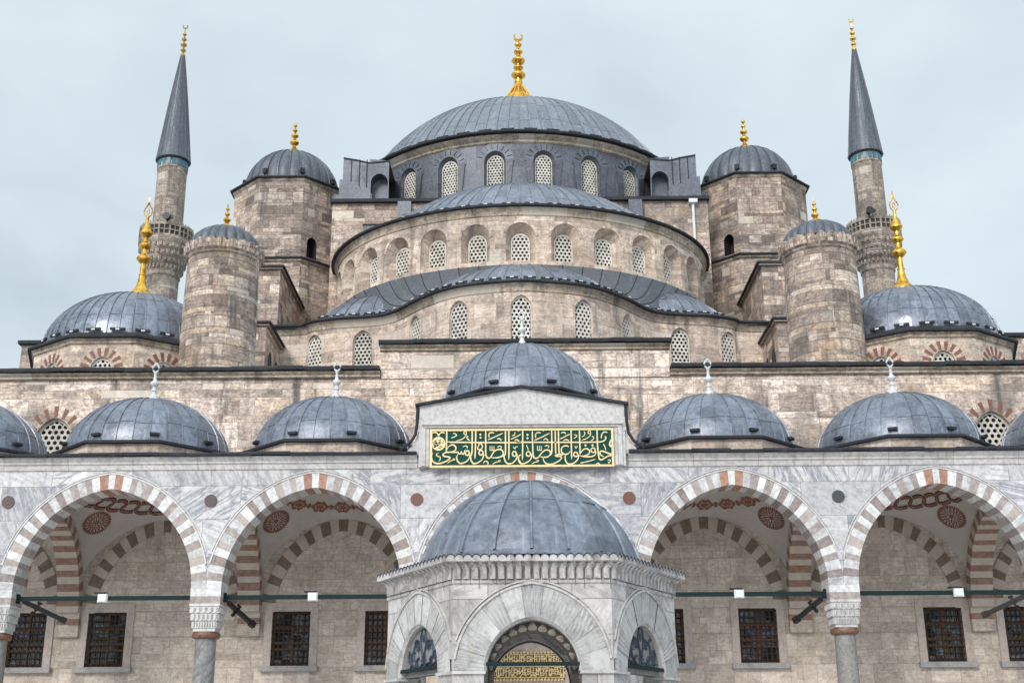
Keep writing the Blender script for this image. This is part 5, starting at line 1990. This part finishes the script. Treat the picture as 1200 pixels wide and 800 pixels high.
S1([(1140, 405), (1150, 450), (1132, 500), (1085, 542), (1030, 546), (998, 512), (985, 455), (1000, 420)], 20)
S1([(1200, 430), (1172, 455), (1172, 500), (1200, 535)], 18)
# marks left half
S1([(308, 218), (345, 205), (378, 182), (352, 160), (330, 158)], 15)
loop(1, (487, 152), 17, 20, 14, 6)
S1([(502, 150), (498, 185), (450, 232), (372, 258)], 15)
S1([(530, 195), (508, 205), (515, 225), (548, 248)], 16)
S1([(515, 238), (545, 250)], 16)
dot(1, 682, 172); dot(1, 684, 212)
S1([(778, 240), (870, 200), (970, 152)], 16, (.6, .4))
S1([(795, 212), (790, 165), (822, 145), (860, 152)], 17)
S1([(895, 232), (925, 222), (952, 252)], 17)
S1([(1072, 232), (1140, 200), (1200, 165)], 16, (.6, .6))
S1([(1085, 185), (1118, 175), (1125, 140)], 14)
S1([(1118, 250), (1150, 235), (1178, 258)], 16)
for k in range(3):
    S1([(805 + k * 25, 320), (806 + k * 25, 352), (806 + k * 25, 378)], 11, (.7, .7))
S1([(803, 378), (858, 376)], 11, (.9, .9))
S1([(898, 335), (925, 322), (950, 330), (940, 358)], 14)
S1([(1102, 328), (1120, 350), (1140, 328), (1160, 330)], 13); S1([(1122, 348), (1132, 370)], 11)
S1([(458, 332), (490, 322), (515, 330), (512, 358)], 15)
S1([(262, 548), (300, 518), (345, 498), (360, 486)], 13)
loop(1, (345, 497), 11, 10, 8, 6)
S1([(720, 548), (738, 520), (768, 520), (782, 548), (768, 566)], 16)
S1([(835, 556), (880, 530), (925, 520), (938, 506)], 13)
loop(1, (925, 512), 12, 10, 8, 6)
S1([(150, 415), (122, 430), (135, 455), (170, 468), (168, 505), (150, 520)], 14)
dot(1, 888, 118, 14); dot(1, 1170, 118, 14)
# leaves and the round medallion
S1([(66, 158), (100, 145), (130, 160), (146, 196)], 18, (.3, .5)); S1([(226, 158), (195, 145), (165, 160), (148, 196)], 18, (.3, .5))
cxm, cym = 147, 293
q = [to_sign(1, cxm + 88 * cos(2 * pi * k / 40), cym + 90 * sin(2 * pi * k / 40)) for k in range(40)]
LET.add([(a, SY - .012, b) for a, b in q] + [(a, SY - .001, b) for a, b in q], [tuple(range(40))] + [(k, 40 + k, 40 + (k + 1) % 40, (k + 1) % 40) for k in range(40)], M_GOLDPAINT)
random.seed(11)
for k in range(34):
    a, r = random.uniform(0, 2 * pi), 72 * sqrt(random.random())
    x, y = cxm + r * cos(a), cym + r * sin(a)
    t = random.choice((0.2, 1.4, 2.2, 2.8)); L = random.uniform(8, 20)
    A, B = to_sign(1, x - L * cos(t), y - L * sin(t)), to_sign(1, x + L * cos(t), y + L * sin(t))
    m_ = Vector(((A[0] + B[0]) / 2, SY - .0135, (A[1] + B[1]) / 2)); h_ = Vector((B[0] - A[0], 0, B[1] - A[1])) / 2
    LET.obox(m_, h_, (0, .002, 0), Vector((-h_.z, 0, h_.x)).normalized() * .011, M_GREEN)
# right half
S2([(75, 112), (74, 300), (68, 482)], 21, (0.9, .3))
S2([(193, 118), (195, 300), (202, 420), (222, 455), (262, 445), (296, 400), (345, 356), (398, 360), (412, 400), (380, 436), (325, 442), (285, 436)], 20, (0.8, .5))
S2([(430, 112), (430, 300), (425, 392), (405, 415)], 21, (0.8, .4))
S2([(474, 112), (474, 300), (476, 400)], 20, (0.8, .5))
S2([(513, 108), (514, 300), (518, 390), (530, 405), (560, 412)], 20, (0.8, .6))
S2([(668, 108), (668, 300), (668, 468)], 21, (0.9, .3))
S2([(770, 108), (772, 300), (772, 400)], 21, (0.8, .8))
S2([(985, 100), (988, 300), (1000, 440), (1022, 470), (1060, 455), (1110, 425), (1160, 410), (1105, 385), (1040, 362), (1015, 375), (1022, 410), (1060, 430)], 21, (0.8, .5))
loop(2, (142, 402), 25, 28, 19, 3)
S2([(168, 390), (182, 425), (165, 475), (112, 512), (58, 523), (28, 498), (12, 440)], 20)
S2([(640, 312), (600, 298), (555, 318), (545, 370), (575, 402), (620, 400), (655, 366)], 20)
S2([(575, 402), (540, 405), (505, 408), (470, 418), (490, 430), (535, 430), (543, 455), (505, 492), (430, 526), (362, 522), (328, 484), (322, 435)], 20)
loop(2, (718, 405), 25, 27, 19, 4)
S2([(742, 392), (752, 425), (742, 465), (700, 508), (642, 526), (602, 502), (588, 440), (600, 400)], 20)
S2([(752, 420), (775, 412)], 16)
S2([(774, 396), (808, 350), (850, 332), (888, 358), (878, 398), (828, 422), (760, 424)], 19)
loop(2, (932, 352), 25, 28, 18, 5)
S2([(955, 345), (962, 390), (930, 425), (860, 434), (770, 424)], 19)
# marks right half
dot(2, 133, 165); dot(2, 133, 207)
S2([(220, 232), (310, 192), (405, 142)], 16, (.6, .4)); S2([(235, 205), (232, 160), (262, 135), (298, 142)], 16); S2([(328, 228), (358, 210), (385, 238)], 16)
S2([(530, 216), (590, 186), (652, 152)], 16, (.6, .4)); S2([(545, 142), (578, 130), (605, 152)], 16); S2([(572, 236), (605, 222), (640, 238)], 16)
S2([(702, 158), (738, 172), (722, 195), (700, 204)], 14)
S2([(800, 186), (830, 168), (836, 140), (826, 116)], 14)
loop(2, (890, 128), 16, 18, 13, 6); S2([(904, 128), (900, 170), (850, 210), (795, 228)], 14)
S2([(922, 178), (945, 195), (930, 222), (908, 232)], 14)
S2([(1035, 205), (1042, 160), (1070, 125), (1115, 132)], 17)
S2([(1060, 275), (1078, 312), (1086, 352)], 14, (.9, .3))
dot(2, 840, 292, 17); dot(2, 926, 292, 17)
S2([(712, 298), (722, 330), (738, 312), (732, 298)], 12)
for k in range(3):
    S2([(252 + k * 24, 300), (254 + k * 24, 332), (254 + k * 24, 358)], 11, (.7, .7))
S2([(252, 358), (304, 356)], 11, (.9, .9))
S2([(342, 306), (370, 296), (392, 304), (382, 332)], 13)
S2([(118, 292), (132, 322), (142, 358)], 13, (.9, .3))
S2([(182, 526), (220, 504), (256, 496), (268, 480)], 13); loop(2, (256, 488), 11, 9, 8, 6)
S2([(772, 512), (860, 492), (958, 464)], 15, (.6, .4))
S2([(1105, 478), (1128, 468), (1140, 490), (1112, 502), (1130, 515)], 12)
S2([(962, 528), (985, 512), (1010, 528)], 16); dot(2, 18, 108, 15); dot(2, 328, 105, 15)
S2([(1160, 215), (1140, 255), (1138, 290), (1160, 310)], 24, (.5, .5))
LET.build('gold_lettering', sign)

# =================================================================== KIOSK (ablution fountain)
FX, FY = 0.08, 24.8
kiosk = thing('fountain_kiosk', 'white marble six-sided fountain kiosk with scalloped eave and lead dome in front of the arcade', 'kiosk', (FX, FY, 0))
RW = 2.82                    # wall vertex radius
apw = RW * cos(pi / 6)
side = RW


def kface(k):
    a = 2 * pi * k / 6
    nx, ny, tx, ty = sin(a), -cos(a), cos(a), sin(a)

    def mf(u, v, d):
        return (FX + nx * (apw - d) + tx * u, FY + ny * (apw - d) + ty * u, v)
    return mf, a


KA, KSP, KR = 0.86, 3.10, 0.93        # opening half width, spring, rise
kwall = MB()
for k in range(6):
    mf, a = kface(k)
    # wall above the springing, in two thicknesses
    oa, ora = KA + .51, KR + .57
    ext = [(x, z + KSP) for x, z in pointed(oa, ora, 24)]
    for d, fl in ((0.0, False), (0.42, True)):
        ap2 = side / 2 - (d * math.tan(pi / 6))
        rows, uvr = [], []
        arcp = ext if d == 0 else [(x, z + KSP) for x, z in pointed(KA, KR, 24)]
        ztop = 4.62 if d == 0 else 4.9
        for x, z in arcp:
            an = atan2(max(z - KSP, 0), x)
            dx, dz = cos(an), sin(an)
            tt = min(ap2 / abs(dx) if abs(dx) > 1e-6 else 1e9, (ztop - KSP + 0.06) / dz if dz > 1e-6 else 1e9)
            rows.append([mf(x, z, d), mf(dx * tt, KSP + dz * tt, d)])
            uvr.append([(x + k * 3, z), (dx * tt + k * 3, KSP + dz * tt)])
        kwall.grid(rows, M_MARBLE_F, uvr, flip=not fl)
        for sx in (-1, 1):
            onside = [r for r, q in zip(rows, uvr) if abs((q[1][0] - k * 3) * sx - ap2) < 1e-6]
            ontop = [r for r, q in zip(rows, uvr) if abs(q[1][1] - ztop - .06) < 1e-6 and (q[1][0] - k * 3) * sx > 0]
            if onside and ontop:
                A = max((r[1] for r in onside), key=lambda q: q[2])
                B = max((r[1] for r in ontop), key=lambda q: (Vector(q) - Vector(mf(0, ztop + .06, d))).length)
                kwall.add([A, mf(sx * ap2, ztop + .06, d), B], [(0, 1, 2)], M_MARBLE_F)
    # corner piers below the springing (half on this face)
    for sx in (-1, 1):
        u0, u1 = sx * KA, sx * side / 2
        for z0, z1 in ((0.0, KSP - .004),):
            q = [mf(u0, z0, 0), mf(u1, z0, 0), mf(u1, z1, 0), mf(u0, z1, 0)]
            kwall.add(q, [(0, 1, 2, 3) if sx > 0 else (3, 2, 1, 0)], M_MARBLE_F)
            ui = sx * (side / 2 - .42 * math.tan(pi / 6))
            q = [mf(u0, z0, .42), mf(ui, z0, .42), mf(ui, z1, .42), mf(u0, z1, .42)]
            kwall.add(q, [(3, 2, 1, 0) if sx > 0 else (0, 1, 2, 3)], M_MARBLE_F)
            q = [mf(u0, z0, 0), mf(u0, z1, 0), mf(u0, z1, .42), mf(u0, z0, .42)]
            kwall.add(q, [(0, 1, 2, 3)], M_MARBLE_F)
kw = kwall.build('kiosk_wall', kiosk)
for k in range(6):
    mf, a = kface(k)
    # big radial marble voussoirs
    mb = MB()
    inn, out = pointed(KA, KR, 22), pointed(KA + .51, KR + .57, 22)
    nbk = 11
    for j in range(nbk):
        t0, t1 = j * 44 / nbk, (j + 1) * 44 / nbk
        for q in range(4):
            i0, i1 = t0 + q * (t1 - t0) / 4, t0 + (q + 1) * (t1 - t0) / 4
            def at(arr, t):
                jj = min(int(t), len(arr) - 2); f = t - jj
                return (arr[jj][0] * (1 - f) + arr[jj + 1][0] * f, arr[jj][1] * (1 - f) + arr[jj + 1][1] * f)
            A, B, C_, D = at(inn, i0), at(inn, i1), at(out, i1), at(out, i0)
            e = .005 * ((j * 5) % 3)
            P = [mf(x, z + KSP, -.012 - e) for x, z in (A, B, C_, D)]
            uo = j * 1.7 + k * 3.1
            UV = [(uo + (0 if n_ in (0, 3) else .25) * 1.0, (0.0 if n_ < 2 else .56)) for n_ in range(4)]
            mb.add(P, [(0, 1, 2, 3)], M_MARBLE_V, UV)
            S_ = [mf(A[0], A[1] + KSP, -.012 - e), mf(B[0], B[1] + KSP, -.012 - e), mf(B[0], B[1] + KSP, .42), mf(A[0], A[1] + KSP, .42)]
            mb.add(S_, [(3, 2, 1, 0)], M_MARBLE_V)
            if q == 0:          # dark joint sliver between blocks
                dA, dD = Vector(A), Vector(D)
                tv = (Vector(B) - dA).normalized() * .006
                P = [mf(*(dA - tv + Vector((0, KSP))), -.024), mf(*(dA + tv + Vector((0, KSP))), -.024), mf(*(dD + tv + Vector((0, KSP))), -.024), mf(*(dD - tv + Vector((0, KSP))), -.024)]
                mb.add(P, [(0, 1, 2, 3)], M_SILL)
    ka = mb.build('kiosk_arch', kiosk)
    # moulded outline of the arch
    mb = MB()
    for o0, o1, dd in ((.0, .035, -.05), (.065, .09, -.035)):
        p0, p1 = pointed(KA + .51, KR + .57, 22, o0), pointed(KA + .51, KR + .57, 22, o1)
        keep = [i for i in range(len(p0)) if abs(p1[i][0]) < side / 2 - .01]
        rows = []
        for p, d in ((p0, 0.0), (p0, dd), (p1, dd), (p1, 0.0)):
            rows.append([mf(p[i][0], p[i][1] + KSP, d) for i in keep])
        mb.grid(rows, M_TRIM)
    p0, p1 = pointed(KA, KR, 22, -.002), pointed(KA, KR, 22, -.045)
    mb.grid([[mf(x, z + KSP, d) for x, z in p] for p, d in ((p0, -.01), (p1, .04), (p1, .2))], M_TRIM)
    mb.build('arch_moulding', ka, 30)
    # impost slab at the springing
    for sx in (-1, 1):
        mb = MB()
        u0, u1 = sorted((sx * (KA - .03), sx * (side / 2 + .01)))
        for z0, z1, dd in ((KSP - .05, KSP - .001, -.05),):
            P = [mf(u, z, d) for z in (z0, z1) for u, d in ((u0, dd), (u1, dd), (u1, .42), (u0, .42))]
            mb.add(P, [(0, 1, 5, 4), (1, 2, 6, 5), (2, 3, 7, 6), (3, 0, 4, 7), (4, 5, 6, 7), (3, 2, 1, 0)], M_TRIM)
        mb.build('impost', ka)
    if k in (1, 2, 4, 5) :
        pass
    if k in (1, 5):
        # carved floral tympanum filling the side arch
        mb = MB()
        poly = [(x, z + KSP + .0) for x, z in pointed(KA - .01, KR - .02, 16)]
        P = [mf(x, z, .12) for x, z in poly]
        mb.add(P, [tuple(range(len(P)))], M_FLORAL)
        P2 = [mf(x, z, .26) for x, z in poly]
        mb.add(P2, [tuple(range(len(P2)))[::-1]], M_FLORAL)
        ty_ = mb.build('floral_tympanum', ka)
        mb = MB()

        def relief(pts, w0):
            P = [Vector(q) for q in smooth_path(pts, 5)]
            L = []
            for i, p in enumerate(P):
                d = (P[min(i + 1, len(P) - 1)] - P[max(i - 1, 0)]).normalized(); nn = Vector((-d.y, d.x))
                ww = w0 * (0.4 + 0.8 * sin(pi * (i + .5) / len(P)))
                L.append([mf(*(p + nn * ww + Vector((0, KSP))), .115), mf(*(p + Vector((0, KSP))), .085), mf(*(p - nn * ww + Vector((0, KSP))), .115)])
            mb.grid(L, M_FLOWER)

        def flower(x, z, r):
            for j in range(8):
                t = 2 * pi * j / 8
                P = []
                for i in range(8):
                    b_ = 2 * pi * i / 8
                    lx, lz = r * .62 + r * .36 * cos(b_), r * .2 * sin(b_)
                    P.append(mf(x + lx * cos(t) - lz * sin(t), KSP + z + lx * sin(t) + lz * cos(t), .108))
                mb.add(P, [tuple(range(8))], M_FLOWER)
            P = [mf(x + r * .26 * cos(2 * pi * i / 8), KSP + z + r * .26 * sin(2 * pi * i / 8), .10) for i in range(8)]
            mb.add(P, [tuple(range(8))], M_FLOWER)
        for sx in (-1, 1):
            relief([(0, .12), (sx * .25, .2), (sx * .42, .38), (sx * .34, .58), (sx * .15, .62), (sx * .1, .48)], .022)
            relief([(sx * .05, .15), (sx * .4, .18), (sx * .62, .3), (sx * .58, .48)], .02)
            relief([(0, .3), (sx * .12, .62), (sx * .05, .85)], .02)
            flower(sx * .5, .36, .11); flower(sx * .22, .55, .12); flower(sx * .3, .22, .09)
            for q in range(6):
                xx, zz = sx * (.1 + .09 * q), .16 + .11 * ((q * 3) % 5)
                relief([(xx, zz), (xx + .05, zz + .06), (xx + .11, zz + .05)], .022)
        flower(0, .28, .13); flower(0, .68, .09)
        mb.build('floral_relief', ty_)
    if k == 0:
        # second, inner arch with dark palmette ornament
        mb = MB()
        p0 = [(x, z) for x, z in pointed(KA - .06, KR - .065, 20)]
        p1 = [(x, z) for x, z in pointed(KA - .17, KR - .26, 20)]
        p0 = [(p0[0][0], -1.2)] + p0 + [(p0[-1][0], -1.2)]
        p1 = [(p1[0][0], -1.2)] + p1 + [(p1[-1][0], -1.2)]
        rows = [[mf(x, z + KSP, d) for x, z in p] for p, d in ((p0, .2), (p1, .2), (p1, .40))]
        mb.grid(rows, M_ORN_DARK)
        io = mb.build('inner_arch', ka)
        mb = MB()
        for j in range(13):
            t = (j + .5) / 13
            i_ = 1 + t * (len(p0) - 3)
            A, B = at(p0, i_), at(p1, i_)
            c = Vector(((A[0] + B[0]) / 2, (A[1] + B[1]) / 2)); ax = Vector((A[0] - B[0], A[1] - B[1]))
            hl = ax.length * .46; ax.normalize(); tv = Vector((-ax.y, ax.x))
            P = []
            hwid = min(.092, .055 + hl * .25)
            for q in range(14):
                b_ = 2 * pi * q / 14
                rr = 1 + .14 * cos(3 * b_)
                v = c + ax * hl * .92 * cos(b_) * rr * .9 + tv * hwid * sin(b_) * rr
                P.append(mf(v.x, v.y + KSP, .19))
            cpt = mf(c.x, c.y + KSP, .165)
            n_ = len(P)
            mb.add(P + [cpt], [(q, (q + 1) % n_, n_) for q in range(n_)], M_ORN)
        mb.build('palmette_ornament', io)
    if k in (2, 3, 4):
        continue
    # iron tie bar across the opening
    mb = MB()
    c0, c1 = Vector(mf(-KA - .1, KSP + .12, .05)), Vector(mf(KA + .1, KSP + .12, .05))
    mid = (c0 + c1) / 2; hv = (c1 - c0) / 2; nv = Vector(mf(0, 0, 1)) - Vector(mf(0, 0, 0))
    mb.obox(mid + nv * .0, hv, nv * .03, (0, 0, .032), M_IRON)
    mb.build('tie_rod', ka)

# cornice: fluted cove and scalloped lead-topped edge
mb = MB()
oct_ring(mb, FX, FY, [(apw, 4.60), (apw + .03, 4.62), (apw + .03, 4.67), (apw + .015, 4.68), (apw + .015, 4.88), (apw + .12, 4.98)], M_MARBLE_F, 6)
nf = 18
for k in range(6):
    mf, a = kface(k)
    for j in range(nf):
        u = -side / 2 + side * (j + .5) / nf
        r = side / nf * .42
        rows = []
        for q in range(5):
            b_ = pi * q / 4
            du, dd = -r * cos(b_), -r * sin(b_) * .9
            rows.append([mf(u + du, 4.69, -.012 + dd), mf(u + du, 4.86, -.02 + dd), mf((u + du) * 1.03, 4.93, -.06 + dd), mf((u + du) * 1.05, 4.985, -.14 + dd)])
        mb.grid(rows, M_MARBLE_F, flip=True)
        # dark strip in the groove between flutes, lower end uneven
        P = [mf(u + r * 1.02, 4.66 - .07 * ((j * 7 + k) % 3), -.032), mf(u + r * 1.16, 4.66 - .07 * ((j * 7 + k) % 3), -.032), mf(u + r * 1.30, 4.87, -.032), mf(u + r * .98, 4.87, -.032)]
        mb.add(P, [(0, 1, 2, 3)], M_GROOVE)
kc = mb.build('fluted_cornice', kiosk, 40)
mb = MB()
RE = 3.06
ape = RE * cos(pi / 6)
ns = 20
for k in range(6):
    a = 2 * pi * k / 6
    nx, ny, tx, ty = sin(a), -cos(a), cos(a), sin(a)
    sd_ = RE
    for j in range(ns):
        u = -sd_ / 2 + sd_ * (j + .5) / ns
        r = sd_ / ns / 2
        f0, f1, b0 = [], [], []
        for q in range(9):
            b_ = pi * q / 8
            du, dz = -r * cos(b_), r * sin(b_)
            zz = 5.03 + dz * 1.05
            for lst, dep, zadd in ((f0, 0.0, 0), (f1, .10, .008), (b0, .75, .10)):
                x = FX + nx * (ape - dep) + tx * (u + du) * (1 - dep / ape)
                y = FY + ny * (ape - dep) + ty * (u + du) * (1 - dep / ape)
                lst.append((x, y, zz + zadd))
        # stone face of the scallop
        base = [(FX + nx * ape + tx * (u - r), FY + ny * ape + ty * (u - r), 4.985), (FX + nx * ape + tx * (u + r), FY + ny * ape + ty * (u + r), 4.985)]
        mb.add(f0 + [base[1], base[0]], [tuple(range(11))], M_MARBLE_F)
        mb.grid([[Vector(p) + Vector((nx * .012, ny * .012, .012)) for p in f0], f1, b0], M_LEAD, flip=True)
        mb.grid([[Vector(p) + Vector((nx * .012, ny * .012, .012)) for p in f0], [Vector(p) + Vector((nx * .014, ny * .014, -.006)) for p in f0]], M_LEAD_E)
    # soffit
    mb.add([(FX + nx * ape - tx * sd_ / 2, FY + ny * ape - ty * sd_ / 2, 4.985), (FX + nx * ape + tx * sd_ / 2, FY + ny * ape + ty * sd_ / 2, 4.985),
            (FX + nx * (apw) + tx * side / 2, FY + ny * apw + ty * side / 2, 4.97), (FX + nx * apw - tx * side / 2, FY + ny * apw - ty * side / 2, 4.97)], [(0, 1, 2, 3)], M_MARBLE_F)
mb.build('scalloped_eave', kiosk)
mb = MB()
oct_ring(mb, FX, FY, [(ape - .7, 5.10), (1.9, 5.22)], M_LEAD, 6)
pr = dome_profile(2.2, 1.66, 5.27, True, 16, .05)
mb.lathe([(2.52, 5.13), (2.36, 5.16), (2.26, 5.21), (2.19, 5.29)], FX, FY, M_LEAD, 60)
lead_dome(mb, FX, FY, pr, 20, M_LEAD, 0.035, 0.04, seams=(0.42,), sub=5, rot=0)
kd = mb.build('kiosk_dome', kiosk, 40)
mb = MB()
mb.lathe([(1.9, 4.75), (1.6, 5.6), (0.9, 6.3), (0.0, 6.6)], FX, FY, M_PLASTER, 24)
mb.build('inner_ceiling', kiosk, 40)

# =================================================================== SMALL FITTINGS
flood_labels = [(-14.0, 'white floodlight on the tie rod of the far left arch'), (-7.02, 'white floodlight on the tie rod of the arch left of the kiosk'),
                (7.1, 'white floodlight on the tie rod of the arch right of the kiosk'), (14.35, 'white floodlight on the tie rod of the far right arch')]
for x, lab in flood_labels:
    t = thing('floodlight', lab, 'floodlight', (x, Y_COL, 6.84), 'floodlights on the arcade tie rods')
    mb = MB()
    mb.box(x - .16, x + .16, Y_COL - .16, Y_COL - .055, 6.62, 6.9, M_WHITEBOX)
    mb.box(x - .13, x + .13, Y_COL - .2, Y_COL - .161, 6.64, 6.88, M_WHITEBOX)
    mb.build('housing', t)
    mb = MB(); mb.box(x - .11, x + .11, Y_COL - .206, Y_COL - .201, 6.66, 6.86, M_LENS); mb.build('lens', t)
    mb = MB()
    s = -1 if x < 0 else 1
    mb.box(x - .3, x + .12, Y_COL - .2, Y_COL + .05, 6.92, 6.95, M_BLACK)
    mb.box(x - .03, x + .03, Y_COL - .08, Y_COL + .06, 6.85, 6.919, M_BLACK)
    mb.build('bracket', t)

for A, B, lab in (((-17.0, 42.2, 6.80), (-15.75, 43.0, 6.2), 'long black tube spotlight hanging off the far left column'),
                  ((-10.02, 42.2, 6.70), (-9.30, 43.1, 6.04), 'long black tube spotlight on the column left of the kiosk'),
                  ((10.02, 42.2, 6.70), (9.25, 43.1, 6.06), 'long black tube spotlight on the column right of the kiosk'),
                  ((17.0, 42.2, 6.80), (15.7, 43.1, 6.20), 'long black tube spotlight hanging off the far right column')):
    A, B = Vector(A), Vector(B)
    sg = 1 if A.x < 0 else -1
    t = thing('spotlight', lab, 'spotlight', tuple(A), 'tube spotlights on the arcade columns')
    d = (B - A).normalized()
    side_ = d.cross(Vector((0, 0, 1))).normalized(); upv = side_.cross(d)
    if upv.z < 0:
        upv = -upv
    mb = MB()
    mb.obox((A + B) / 2 + d * .06, (B - A) / 2, side_ * .065, upv * .07, M_BLACK)
    mb.obox(B - d * .02, d * .1, side_ * .09, upv * .10, M_BLACK)
    mb.build('lamp_body', t)
    mb = MB()
    mb.tube([(A.x - sg * .05, Y_COL, 6.77), A + Vector((0, -.15, .02)), A + d * .12], 0.05, M_BLACK, 8)
    mb.build('bracket', t, 40)
    mb = MB()
    k_ = A.lerp(B, .38)
    mb.obox(k_, d * .04, side_ * .095, upv * .105, M_BLACK)
    mb.tube([k_ + upv * .06, k_ + upv * .17], 0.03, M_BLACK, 8)
    mb.tube([k_ + upv * .17 - d * .07, k_ + upv * .19, k_ + upv * .17 + d * .09], 0.04, M_BLACK, 8)
    mb.tube([k_ - upv * .06, k_ - upv * .2], 0.03, M_BLACK, 8)
    mb.lathe(bulb(0, .075, .075, .01), 0, 0, M_BLACK, 10) if False else None
    q = k_ - upv * .22 - d * .05
    mb.tube([q - Vector((0, .06, 0)), q, q + Vector((0, .06, .0))], 0.07, M_BLACK, 10, [.7, 1, .7])
    mb.build('clamp', t, 40)
